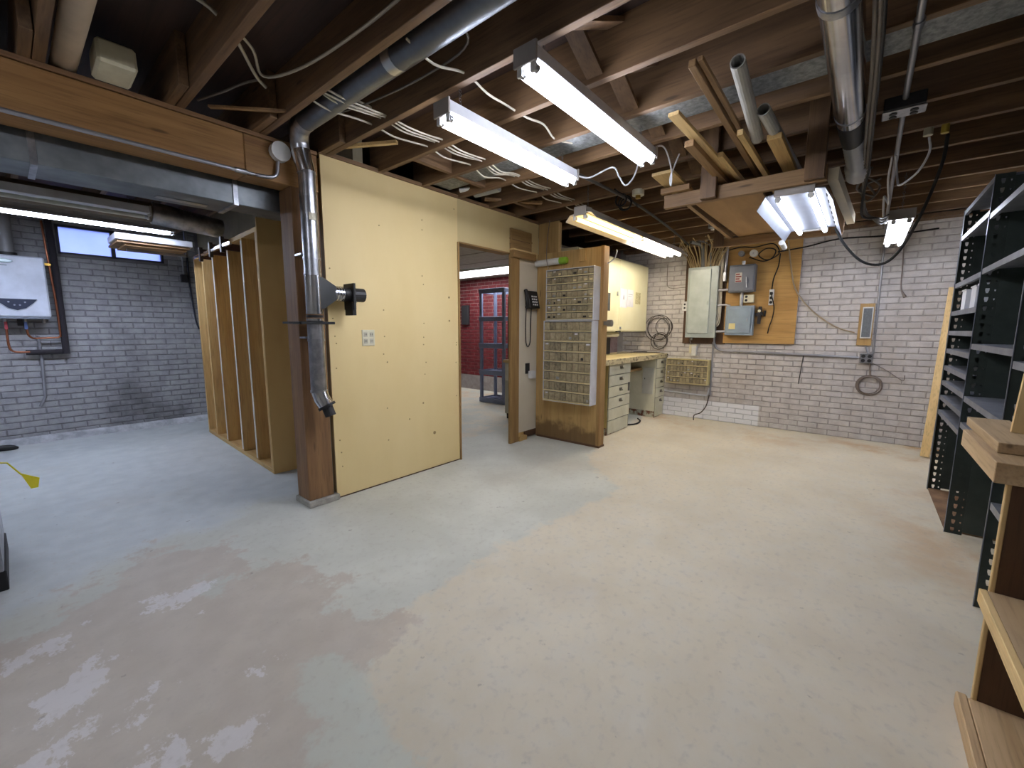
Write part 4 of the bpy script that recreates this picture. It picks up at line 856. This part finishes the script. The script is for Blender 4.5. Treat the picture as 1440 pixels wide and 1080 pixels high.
part('body', M('iron', (62, 58, 60), .5, .4), dv, MB().bar((6.2, 1.045, 1.34), (6.2, 1.04, 1.56), .035, .04, (1, 0, 0)).bar((6.19, 1.085, 1.46), (6.19, 1.005, 1.47), .04, .035, (1, 0, 0)))
part('knob', m_cream(), dv, TB([(6.18, 1.045, 1.505), (6.165, 1.045, 1.505)], .018, 8))
thing('small_hook', MB().bar((6.21, .99, 1.44), (6.21, .985, 1.51), .02, .02, (1, 0, 0)), m_black(), 'tiny dark clip on the plywood beside the lever device', 'clip')
for q, (y, z) in enumerate(((1.30, 2.24), (1.16, 2.23))):
    s_ = T('junction_box', ('round grey junction box high on the plywood above the dark switch box', 'white outlet box with cords high on the plywood')[q], 'junction box', (6.2, y, z - .04))
    part('box', (m_cond(), m_white())[q], s_, TB([(6.227, y, z), (6.17, y, z)], .035 + .01 * q, 12))
    part('cover_screw', m_steel(), s_, TB([(6.17, y, z), (6.165, y, z)], .01, 8))
thing('cable_tangle', TB(sm([(6.15, 1.2, 2.18), (6.17, 1.05, 2.12), (6.17, .95, 2.15), (6.17, .92, 2.24), (6.17, 1.02, 2.27), (6.17, 1.1, 2.2), (6.17, 1.0, 2.13), (6.17, .88, 2.2), (6.17, .95, 2.32), (6.17, 1.15, 2.3), (6.17, 1.3, 2.32), (6.18, 1.45, 2.3)], 6), .007, 6), m_rubber(), 'tangle of dark cords at the top of the plywood', 'cord')
thing('hanging_cable', TB(sm([(6.19, .80, 2.36), (6.2, .76, 2.1), (6.21, .70, 1.8), (6.23, .60, 1.62), (6.24, .45, 1.45), (6.245, .25, 1.30), (6.245, .08, 1.24)], 6), .008, 6), M('pale_cord', (176, 158, 132), .6), 'pale cord hanging from the joists across plywood and brick to the thermostat board', 'cord')
thing('wall_cable', TB(sm([(6.2, .9, 2.22), (6.2, .6, 2.25), (6.2, .3, 2.3), (6.2, -.1, 2.28), (6.2, -.5, 2.3)], 5), .008, 6), m_rubber(), 'dark cord strung along the top of the brick wall', 'cord')
# cables fanning into the top of the breaker panel
for q in range(26):
    y = 1.57 + .35 * q / 25; y2 = y + (q - 13) * .012 + random.uniform(-.02, .02); x2 = random.uniform(5.9, 6.12)
    thing('panel_cable', TB(sm([(6.2 - random.uniform(0, .04), y, 2.1), (6.19 - random.uniform(0, .04), y + (y2 - y) * .4, 2.25), (6.16 - random.uniform(0, .05), y2, 2.38), (x2, y2 + random.uniform(-.05, .05), 2.46 + random.uniform(0, .03))], 4), .006, 6), m_cable2(), 'tan cable fanning up from the top of the breaker panel', 'cable', 'cables fanning into the breaker panel')
for q, (y, r_) in enumerate(((1.76, .024), (1.66, .010))):
    thing('panel_conduit', TB(sm([(6.17, y, 2.1), (6.17, y + .01, 2.3), (6.14, y + .03, 2.4), (6.0, y + .12, 2.43)]), r_, 10), M('grey_flex', (132, 134, 132), .5, .2), ('thick grey flexible conduit entering the top of the breaker panel', 'thin grey flexible conduit entering the top of the breaker panel')[q], 'conduit')
for q in range(7):
    y = 1.505 + .008 * q
    thing('side_cable', TB(sm([(6.19, y, 2.3), (6.19 - .01 * (q % 3), y + .003, 1.9), (6.19, y - .004, 1.6), (6.18, y + .0 + .006 * (q % 2), 1.38 + .02 * q), (6.17, y + .03, 1.31 + .015 * q), (6.2, 1.56, 1.36 + .02 * q)], 5), .0055, 6), m_cable(), 'pale cable running down between breaker panel and switch boxes', 'cable', 'cables beside the breaker panel')
wo = T('outlet_plate', 'small white outlet on the brick left of the breaker panel', 'outlet', (6.25, 1.99, 1.6))
part('box', m_white(), wo, BX(6.215, 6.2605, 1.95, 2.02, 1.53, 1.66), .003)
for z in (1.57, 1.62): part('socket', m_black(), wo, TB([(6.216, 1.985, z), (6.212, 1.985, z)], .014, 8))
thing('brick_wire', TB(sm([(6.255, 2.27, 2.2), (6.255, 2.265, 1.95), (6.255, 2.22, 1.865), (6.255, 2.0, 1.86)], 4), .004, 5), m_cableg(), 'thin wire stapled on the bricks between cabinet and breaker panel', 'wire')
ad = T('wall_adapter', 'white plug-in timer on the outlet under the breaker panel', 'adapter', (6.22, 1.82, .93))
part('plate', m_cream(), ad, BX(6.245, 6.2605, 1.80, 1.90, .935, 1.06), .002)
part('body', m_white(), ad, BX(6.18, 6.245, 1.785, 1.85, .90, 1.04), .006)
part('cable', m_cableg(), ad, TB(sm([(6.22, 1.87, 1.06), (6.21, 1.88, 1.1), (6.2, 1.885, 1.16)]), .008, 6))
# conduit run to the four-socket box, riser, thermostat board
thing('wall_conduit', TB(sm([(6.23, 1.57, 1.165), (6.235, 1.565, 1.08), (6.24, 1.53, 1.01), (6.242, 1.44, .985), (6.245, 1.2, .982), (6.245, .6, .968), (6.245, .02, .955)], 5), .0135, 10), m_cond(), 'silver conduit running along the brick wall from the breaker panel', 'conduit')
qo = T('quad_outlet', 'silver four-socket outlet box on the brick wall', 'outlet', (6.22, -.05, .9))
part('box', m_steel(), qo, BX(6.205, 6.2605, -.105, .01, .895, 1.005), .004)
for a in (-.075, -.02):
    for z in (.925, .975): part('socket', m_black(), qo, TB([(6.206, a, z), (6.202, a, z)], .019, 10))
thing('riser_conduit', TB(sm([(6.248, -.10, 1.0), (6.248, -.098, 1.4), (6.248, -.09, 2.1)]), .011, 8), m_cond(), 'thin silver conduit climbing the brick wall above the four-socket box', 'conduit')
tb = T('grey_wall_panel', 'grey narrow panel mounted on a brown wood board on the brick wall', 'panel', (6.24, -.01, 1.1))  # plain narrow grey panel, purpose unknown
part('board', W_ply('z'), tb, BX(6.24, 6.2605, -.075, .055, 1.095, 1.565), .002)
part('frame', m_white(), tb, BX(6.21, 6.24, -.065, .03, 1.175, 1.525), .003)
part('screen', M('dark_panel', (108, 112, 116), .5, 0, (84, 88, 92), 60), tb, BX(6.206, 6.211, -.055, .02, 1.19, 1.51))
thing('loose_wire', TB(sm([(6.25, -.01, 1.17), (6.25, -.03, 1.08), (6.24, -.06, 1.0)], 4), .008, 6), m_cond(), 'short grey lead between panel board and four-socket box', 'wire')
cl = MB()
for q in range(5): cl.tube(circ((6.235 + .005 * q, -.10 + random.uniform(-.008, .008), .645 + random.uniform(-.008, .008)), .096 + .005 * q, 'x', 26), .005, 5, closed=True)
cl.tube(sm([(6.24, -.085, .9), (6.24, -.095, .8), (6.24, -.1, .745)]), .008, 5)
thing('cable_coil', cl, M('grey_coil', (124, 112, 106), .6), 'coil of grey-brown cord hanging below the four-socket box', 'cord')
thing('wall_wire', TB(sm([(6.25, -.1, .9), (6.25, -.22, .83), (6.25, -.34, .74), (6.25, -.38, .72), (6.25, -.385, .78)], 4), .004, 5), M('grey_coil', (124, 112, 106), .6), 'thin wire trailing right from the four-socket box', 'wire')
thing('wall_wire', TB(sm([(6.255, .545, .97), (6.25, .555, .8), (6.255, .572, .60)], 4), .005, 5), m_black(), 'thin black rod hanging from the wall conduit', 'wire')
thing('wall_wire', TB(sm([(6.25, -.25, 2.2), (6.25, -.262, 1.9), (6.25, -.27, 1.72), (6.24, -.31, 1.62)], 4), [.006] * 9 + [.008, .010, .014, .018], 6), M('grey_coil', (124, 112, 106), .6), 'frayed cord end hanging high on the brick wall', 'wire')
thing('pipe_ledge', TB(sm([(6.25, 2.25, .365), (6.25, 1.9, .35), (6.25, 1.66, .345), (6.25, 1.62, .36), (6.25, 1.60, .45)], 4), .012, 8), M('white_pipe', (216, 220, 228), .6), 'white painted pipe along the bricks under the yellowed parts cabinet', 'pipe')
thing('corner_pipe', TB([(6.25, 1.585, .35), (6.25, 1.585, 1.1)], .012, 8), M('grey_pipe', (150, 150, 156), .5), 'thin grey pipe dropping beside the yellowed parts cabinet', 'pipe')
thing('floor_probe', TB(sm([(6.24, 1.59, .36), (6.23, 1.62, .2), (6.2, 1.68, .1), (6.12, 1.74, .07), (6.1, 1.74, .0)], 4), .007, 6), M('dark_cord', (70, 64, 60), .6), 'thin dark tube running down from the wall pipe to the floor', 'tube')
# ================================================================ steel shelving
green = M('shelf_green', (60, 68, 64), .42, .2, (48, 56, 52), 8, rnd=.1); sgrey = M('shelf_grey', (136, 140, 150), .42, .4, (112, 116, 126), 10, rnd=.08)
edge_m = M('post_edge', (150, 158, 176), .35, .7, rnd=.05)
FY, BY, ST = -.50, -.93, 2.15
def slotted(mb, x, ya, yb, z0, z1, pitch, hole_w, hole_t, hole_b):
    """thin flange in the plane x with one keyhole per pitch"""
    yc = (ya + yb) / 2; z = z0
    while z + pitch <= z1:
        mid = z + pitch * .55
        O = [(ya, z + pitch), (yb, z + pitch), (yb, mid), (yb, z), (ya, z), (ya, mid)]
        I = [(yc - hole_w, z + pitch * hole_t), (yc + hole_w, z + pitch * hole_t), (yc + hole_w, mid), (yc + hole_w * .5, z + pitch * hole_b), (yc - hole_w * .5, z + pitch * hole_b), (yc - hole_w, mid)]
        mb.add([(x, *p) for p in O] + [(x, *p) for p in I], [(i, (i + 1) % 6, 6 + (i + 1) % 6, 6 + i) for i in range(6)])
        z += pitch
    if z < z1: mb.add([(x, ya, z), (x, yb, z), (x, yb, z1), (x, ya, z1)], [(0, 1, 2, 3)])
def post_mesh(x):
    mb = MB()
    for dx in (0, .002):
        slotted(mb, x + dx, FY - .052, FY - .016, 0, ST, .0508, .0085, .8, .25)
        slotted(mb, x + dx, FY - .078, FY - .052, 0, ST, .0508, .0035, .62, .42)
        mb.add([(x + dx, FY - .016, 0), (x + dx, FY, 0), (x + dx, FY, ST), (x + dx, FY - .016, ST)], [(0, 1, 2, 3)])
    return mb
def shelf_mb(xa, xb, z, lip=.032):
    mb = MB().box(xa + .004, xb - .004, BY + .01, FY - .003, z - .003, z)
    mb.box(xa + .004, xb - .004, FY - .004, FY - .001, z - lip, z).box(xa + .004, xb - .004, FY - .018, FY - .004, z - lip, z - lip + .002)
    return mb.box(xa + .004, xb - .004, BY + .006, BY + .01, z - lip, z)
def steel_unit(label, xa, xb, shelves, posts, kick=True):
    r = T('steel_shelving', label, 'shelving', ((xa + xb) / 2, (FY + BY) / 2, 0), 'dark green steel shelving along the wall')
    for x in posts:
        p = part('front_post', green, r, post_mesh(x - .001)); part('post_edge', edge_m, p, BX(x - .003, x + .003, FY - .001, FY + .002, 0, ST))
        part('front_flange', green, p, BX(x - .03, x - .001, FY - .003, FY - .001, 0, ST) if x == xb else BX(x + .001, x + .022, FY - .003, FY - .001, 0, ST))
        part('side_panel', green, r, BX(x - .0015, x + .0015, BY + .002, FY - .078, .02, ST - .02))
        part('rear_post', green, r, BX(x - .018, x + .018, BY, BY + .003, 0, ST))
    part('back_panel', green, r, BX(xa + .02, xb - .02, BY - .004, BY - .001, .02, ST - .01))
    for z in shelves: part('shelf', sgrey, r, shelf_mb(xa, xb, z))
    if kick: part('base_strip', green, r, BX(xa + .006, xb - .006, FY - .03, FY - .026, 0, .055))
    return r
XA, XB, XC, XD = 4.655, 3.70, 2.755, 1.98
steel_unit('far unit of the dark green steel shelving with closely spaced shelves', XB, XA, [ST - .004, 1.96, 1.615, 1.41, 1.265, 1.13, 1.0, .885, .77, .655], [XA, XB], kick=False)
steel_unit('middle unit of the dark green steel shelving with wide shelf gaps', XC, XB - .008, [1.935, 1.625, 1.19, .875, .715], [XC], kick=False)
steel_unit('near unit of the dark green steel shelving behind the stacked wood', XD, XC - .008, [1.95, 1.63, 1.14, .51], [XD], kick=False)
for q, (y0_, w_) in enumerate(((4.35, .15), (4.0, .16), (3.82, .12))):
    b = T('white_bin', ('white plastic bin on the far shelf, the one farthest in', 'white plastic bin in the middle of the far shelf', 'white plastic bin on the far shelf, nearest the camera')[q], 'bin', (y0_ + w_ / 2, -.62, 1.41))
    x0_, x1_ = y0_, y0_ + w_
    part('body', m_wpaint(), b, MB().box(x0_, x1_, -.80, -.795, 1.412, 1.555).box(x0_, x1_, -.535, -.53, 1.412, 1.555).box(x0_, x0_ + .005, -.795, -.535, 1.412, 1.555).box(x1_ - .005, x1_, -.795, -.535, 1.412, 1.555).box(x0_, x1_, -.795, -.535, 1.412, 1.418))
    part('rim', m_wpaint(), b, MB().box(x0_ - .005, x1_ + .005, -.525, -.53, 1.548, 1.558))
thing('base_board', BX(XB + .03, XA - .02, -.9, FY - .005, .001, .012), M('rust_board', (150, 118, 88), .8, 0, (112, 84, 62), 8), 'rusty brown board on the floor under the far shelving unit', 'board')
# leaning plank
thing('leaning_plank', MB().bar((5.78, -.575, .012), (6.19, -.66, 1.70), .068, .022, (-1, .12, 0)), W_pine('z'), 'pale pine plank leaning on the brick wall beside the shelving', 'plank', bevel=.002)

# ================================================================ brown wooden shelf unit in the right foreground
brn = wood('brown_panel', (92, 64, 40), (72, 48, 30), 'z'); ws = T('wood_shelving', 'brown wooden shelf unit with pale edges at the right foreground', 'shelving', (1.4, -.6, 0))
part('side_panel', brn, ws, BX(1.938, 1.953, -.80, -.392, .05, .80))
part('edge_strip', W_pine('z'), ws, BX(1.936, 1.955, -.392, -.380, .0, .80), .002)
part('shelf', W_shelf('x'), ws, BX(.70, 1.935, -.80, -.375, .425, .443), .002)
part('shelf_edge', W_pine('x'), ws, BX(.70, 1.935, -.375, -.357, .40, .445), .002)
part('bottom_shelf', W_shelf('x'), ws, BX(.70, 1.94, -.80, -.372, .035, .055), .002)
part('base_edge', W_shelf('x'), ws, BX(.70, 1.955, -.372, -.345, 0, .055), .004)
part('side_panel', brn, ws, BX(.68, .70, -.80, -.36, 0, .80))
part('back_panel', brn, ws, BX(.70, 1.935, -.82, -.80, .03, .80))
part('cleat', W_pine('z'), ws, BX(1.925, 1.938, -.42, -.385, .40, .425))
def wbd(lbl, x0_, x1_, ya, yb, z0_, z1_, m_): return thing('wood_board', BX(x0_, x1_, ya, yb, z0_, z1_), m_, lbl, 'board', 'boards stacked on the wooden shelf unit', .002)
wbd('lower thick wood board in the short stack on the brown shelf unit', 1.915, 2.48, -.492, -.348, .802, .868, W_shelf('x'))
wbd('upper pale wood board in the short stack on the brown shelf unit', 2.06, 2.60, -.492, -.372, .869, .904, W_shelf('x'))
thing('pine_strip', MB().bar((2.30, -.455, .905), (2.30, -.485, 1.5), .03, .02, (1, 0, 0)), W_pine('z'), 'thin pale pine strip standing on the board stack', 'strip')
# ================================================================ open stud partition in the side room
rt = -math.atan(.045)
sp_ = T('stud_partition', 'open-backed wooden stud partition with deep bays in the side room', 'partition', (1.392, 3.862, 0), rotz=rt, local=True)
D = .36; Lp = 2.21
part('end_panel', M('end_ply', (206, 172, 112), .65, 0, (190, 154, 94), 2, (1, 1, .3)), sp_, BX(0, D, 0, .015, 0, 2.16), .002)
for k, y in enumerate((.015, .40, .83, 1.37, 1.80, 2.17)):
    part('stud', W_stud('z'), sp_, BX(.0, .23, y, y + .04, .04, 2.05), .003)
    if 0 < k < 4: part('stud_edge', M('white_edge', (226, 224, 214), .6), sp_, BX(-.002, 0, y + .002, y + .038, .06, 2.03))
part('sole_plate', W_stud('y'), sp_, BX(.0, .23, .015, Lp, 0, .04), .003)
part('top_plate', W_stud('y'), sp_, BX(.0, .23, .015, Lp, 2.05, 2.09), .003)
part('back_sheet', M('end_ply', (206, 172, 112), .65), sp_, BX(.23, .24, .015, Lp, 0, 2.1))
for y in (.43, .87, 1.41): part('wire_peg', m_cable(), sp_, TB([(.05, y, .36), (.05, y + .16, .355)], .006, 6))
# bar clamps parked on the partition top
for k, (y, L_) in enumerate(((.75, .30), (1.15, .28), (1.55, .26))):
    c = T('bar_clamp', ('bar clamp hooked on top of the stud partition, nearest one', 'bar clamp hooked on top of the stud partition, middle one', 'bar clamp hooked on top of the stud partition, farthest one')[k], 'clamp', (1.40 + .045 * y, 3.862 + y, 2.0))
    x0_ = 1.37 + .045 * y; yy = 3.862 + y
    part('bar', m_shiny(), c, MB().box(x0_ - .05, x0_ - .03, yy - .22, yy + .2, 2.005, 2.03))
    part('jaw', M('iron', (62, 58, 60), .5, .4), c, MB().box(x0_ - .055, x0_ - .025, yy - .02, yy + .02, 1.96, 2.10))
    part('handle', M('red_wood', (70, 44, 40), .5), c, MB().box(x0_ - .03, x0_ + .14, yy + .02, yy + .05, 1.99, 2.09))
thing('stacked_boards', MB().box(.86, 1.36, 5.75, 6.2, 2.085, 2.105), W_old('x'), 'thin brown board on the side-room shelf under the window light', 'board')
thing('stacked_boards', MB().box(.80, 1.38, 5.7, 6.25, 2.108, 2.128), W_old('x'), 'upper thin brown board on the side-room shelf under the window light', 'board')
thing('white_slab', MB().box(.78, 1.40, 5.66, 6.1, 2.13, 2.19), m_wpaint(), 'white panel end lying on the brown boards in the side room', 'panel', bevel=.004)
hb = T('hanging_bracket', 'small shelf bracket holding the boards in the side room', 'bracket', (1.3, 5.95, 2.07)); part('arm', m_cond(), hb, BX(.9, 1.42, 5.96, 5.99, 2.06, 2.085)); part('strut', m_cond(), hb, BX(1.40, 1.425, 5.96, 5.99, 2.06, 2.44))
sw = T('light_switch', 'grey metal light switch on the end of the stud partition', 'switch', (1.63, 3.86, 1.2))
part('plate', m_cond(), sw, BX(1.60, 1.66, 3.835, 3.845, 1.14, 1.28), .002)
part('toggle', m_black(), sw, BX(1.622, 1.638, 3.825, 3.836, 1.20, 1.22))
wd_ = T('wall_box', 'dark electrical box with conduit high on the grey brick wall', 'electrical box', (1.58, YL, 1.88))
part('box', M('box_dark', (60, 60, 64), .5, .5), wd_, BX(1.55, 1.62, YL - .07, YL - .01, 1.86, 1.96), .003)
part('pipe', m_cond(), wd_, TB([(1.585, YL - .04, 1.96), (1.585, YL - .04, 2.4)], .01, 8))
thing('wall_cable', TB(sm([(1.64, YL - .03, 2.2), (1.645, YL - .03, 1.8), (1.67, YL - .03, 1.4), (1.70, YL - .03, 1.25)]), .010, 6), M('blue_black', (40, 44, 60), .6), 'dark cable hanging on the brick wall beside the stud partition', 'cable')

# ================================================================ tankless water heater
HX0, HX1, HZ0, HZ1, HY = -.13, .345, 1.375, 1.995, YL - .26
wh = T('water_heater', 'white tankless water heater mounted on the grey brick wall', 'water heater', (.1, YL - .13, HZ0))
hw = M('heater_white', (206, 212, 226), .35, 0, rnd=.01)
part('case', hw, wh, BX(HX0, HX1, HY, YL - .02, HZ0, HZ1), .012)
part('lower_band', M('heater_grey', (120, 126, 140), .4), wh, BX(HX0 + .005, HX1 - .005, HY + .01, YL - .03, HZ0 - .02, HZ0 + .002))
xc = .115
tri = [(xc - .145, 1.545), (xc - .11, 1.50), (xc - .06, 1.452), (xc, 1.430), (xc + .06, 1.452), (xc + .11, 1.50), (xc + .145, 1.545)]
tri = [(x - .002, z + .012) for x, z in tri]
cp = part('control_panel', M('panel_navy', (52, 58, 78), .3), wh, MB().prism(tri, 'y', HY - .005, HY + .004), label='dark curved control panel')
part('panel_rim', M('rim_silver', (190, 196, 206), .3, .5), wh, TB([(x, HY - .003, z - .006) for x, z in tri], .004, 6))
for q in range(4): part('button', M('button_grey', (150, 156, 170), .4), cp, TB([(xc - .055 + .037 * q, HY - .005, 1.525 - (.03 if q in (1, 2) else 0)), (xc - .055 + .037 * q, HY - .008, 1.525 - (.03 if q in (1, 2) else 0))], .008, 8))
el = [(xc - .055 + .07 * math.cos(t * math.pi / 8), 1.935 + .022 * math.sin(t * math.pi / 8)) for t in range(16)]
bd = part('badge', M('badge_green', (70, 96, 92), .3), wh, MB().prism(el, 'y', HY - .004, HY + .003)); el2 = [(xc - .055 + .062 * math.cos(t * math.pi / 8), 1.937 + .014 * math.sin(t * math.pi / 8)) for t in range(16)]
part('badge_shine', M('badge_silver', (190, 204, 206), .25, .4), bd, MB().prism(el2, 'y', HY - .006, HY - .003))
part('name_plate', M('plate_grey', (130, 140, 150), .4), wh, BX(xc - .085, xc - .03, HY - .003, HY + .002, 1.885, 1.895))
part('vent_pipe', M('vent_grey', (150, 150, 152), .5, .3), wh, TB([(.10, YL - .14, HZ1 + .03), (.10, YL - .14, 2.42)], .055, 16))
part('vent_collar', m_black(), wh, TB([(.10, YL - .14, HZ1), (.10, YL - .14, HZ1 + .035)], .07, 16))
for x, m_ in ((.02, M('red_valve', (176, 70, 80), .4)), (.155, M('blue_valve', (90, 110, 160), .4))):
    v = part('valve', m_steel(), wh, TB([(x, YL - .12, HZ0 - .02), (x, YL - .12, HZ0 - .11)], .018, 10)); part('valve_handle', m_, v, BX(x - .01, x + .012, YL - .16, YL - .125, HZ0 - .13, HZ0 - .05))
part('drain_valve', m_steel(), wh, TB([(.29, YL - .12, HZ0 - .02), (.29, YL - .12, HZ0 - .06)], .014, 8))
part('gas_block', M('iron', (62, 58, 60), .5, .4), wh, BX(.10, .14, YL - .14, YL - .08, HZ0 - .09, HZ0 - .02))
thing('copper_pipe', TB(sm([(.16, YL - .12, 1.26), (.165, YL - .12, 1.19), (.19, YL - .11, 1.155), (.23, YL - .1, 1.15), (.38, YL - .1, 1.155)], 4) + sm([(.40, YL - .1, 1.17), (.40, YL - .1, 1.5), (.385, YL - .1, 1.95), (.37, YL - .1, 2.4)], 4), .010, 8), m_copper(), 'copper water pipe rising beside the water heater', 'pipe')
thing('copper_pipe', TB(sm([(.02, YL - .12, 1.26), (.02, YL - .12, 1.08), (.04, YL - .1, 1.02), (.10, YL - .1, 1.005), (.16, YL - .1, 1.005)], 4), .010, 8), m_copper(), 'copper elbow pipe under the left valve of the water heater', 'pipe')
thing('insulated_pipe', MB().tube([(.13, YL - .08, 1.0), (.40, YL - .08, 1.0)], .028, 12).tube([(.43, YL - .08, .975), (.43, YL - .08, 1.9), (.42, YL - .08, 2.42)], .03, 12), M('foam_sleeve', (52, 48, 54), .9), 'black foam-insulated pipe turning down the wall beside the water heater', 'pipe')
thing('gas_pipe', TB([(.235, YL - .03, 1.18), (.24, YL - .03, .9), (.225, YL - .03, .5), (.18, YL - .03, .40)], .013, 8), M('grey_pipe', (150, 150, 156), .5), 'grey pipe dropping down the bricks below the water heater', 'pipe')
thing('wall_strap', BX(.33, .40, YL - .12, YL - .09, 1.93, 1.955), M('brass', (190, 150, 70), .35, .9), 'small yellow strap holding the pipe beside the water heater', 'strap')
# ================================================================ appliance at the left edge
fa = T('furnace_cabinet', 'grey steel appliance cabinet cut by the left picture edge', 'appliance', (-.42, 3.4, 0))
part('case', M('appliance_grey', (112, 116, 114), .4, .3), fa, BX(-.72, -.12, 3.10, 3.7, .10, .62), .006)
part('base', m_black(), fa, BX(-.71, -.105, 3.095, 3.69, 0, .10), .004)
part('corner_trim', m_steel(), fa, BX(-.128, -.112, 3.09, 3.70, .10, .625), .003)
tg = thing('yellow_tag', MB().prism([(-.02, .45), (.05, .405), (.04, .35), (.012, .35)], 'y', 3.60, 3.606), M('tag_yellow', (240, 226, 50), .6), 'bright yellow tag hanging on the appliance', 'tag')
part('tie', M('tag_yellow', (240, 226, 50), .6), tg, TB([(-.10, 3.603, .53), (-.06, 3.603, .52), (-.015, 3.603, .44)], .004, 5))
thing('floor_boot', TB(sm([(-.25, 6.75, .03), (-.1, 6.72, .03), (-.02, 6.7, .02)]), [.03] * 6 + [.03, .03, .028, .026, .022, .016, .01], 10), m_black(), 'small dark lump on the floor against the grey brick wall', 'object')

# ================================================================ room beyond the doorway
ps_ = T('plastic_shelving', 'tall grey-blue plastic shelf rack in the room beyond the doorway', 'shelving', (5.45, 4.85, 0))
pm = M('grey_plastic', (136, 146, 176), .5, rnd=.03)
SX0, SX1, SY0, SY1 = 5.26, 5.62, 4.55, 5.06
for x in (SX0, SX1):
    for y in (SY0, SY1): part('post', pm, ps_, BX(x - .022, x + .022, y - .028, y + .028, 0, 1.93), .006)
for z in (.05, .53, .985, 1.435, 1.90):
    t = part('shelf', pm, ps_, MB().box(SX0 - .03, SX1 + .03, SY0 - .035, SY0 - .02, z - .035, z + .03).box(SX0 - .03, SX1 + .03, SY1 + .02, SY1 + .035, z - .035, z + .03).box(SX0 - .035, SX0 - .02, SY0 - .03, SY1 + .03, z - .045, z + .035).box(SX1 + .02, SX1 + .035, SY0 - .03, SY1 + .03, z - .035, z + .03), .004)
    if z < 1.5:
        for q in range(5): part('slat', pm, t, BX(SX0, SX1, SY0 - .02 + q * .11, SY0 + .05 + q * .11, z + .0, z + .012))
bc_ = T('base_cabinet', 'off-white base cabinet with a wood top half hidden behind the door jamb', 'cabinet', (4.75, 3.5, 0))
part('body', M('cab_offwhite', (206, 204, 190), .5), bc_, BX(4.46, 5.1, 3.20, 3.84, .08, .80), .004)
part('top', W_pine('y'), bc_, BX(4.44, 5.12, 3.18, 3.86, .80, .84), .003)
part('kick', m_black(), bc_, BX(4.48, 5.1, 3.21, 3.82, 0, .08))
part('drawer', M('cab_white2', (222, 220, 208), .5), bc_, BX(4.445, 4.46, 3.22, 3.82, .55, .78), .003)
thing('black_rack', MB().box(4.9, 4.93, 4.1, 4.16, .0, 1.75).box(5.16, 5.19, 4.1, 4.16, .0, 1.75).box(4.93, 5.16, 4.1, 4.16, 1.70, 1.75).box(4.93, 5.16, 4.1, 4.16, 1.2, 1.24), m_black(), 'black upright rack standing behind the base cabinet beyond the doorway', 'rack')
thing('wall_meter', BX(6.2, 6.255, 6.35, 6.55, 1.35, 1.75), M('dark_box', (54, 52, 54), .6), 'dark box on the red brick wall at the left of the doorway', 'box', bevel=.006)
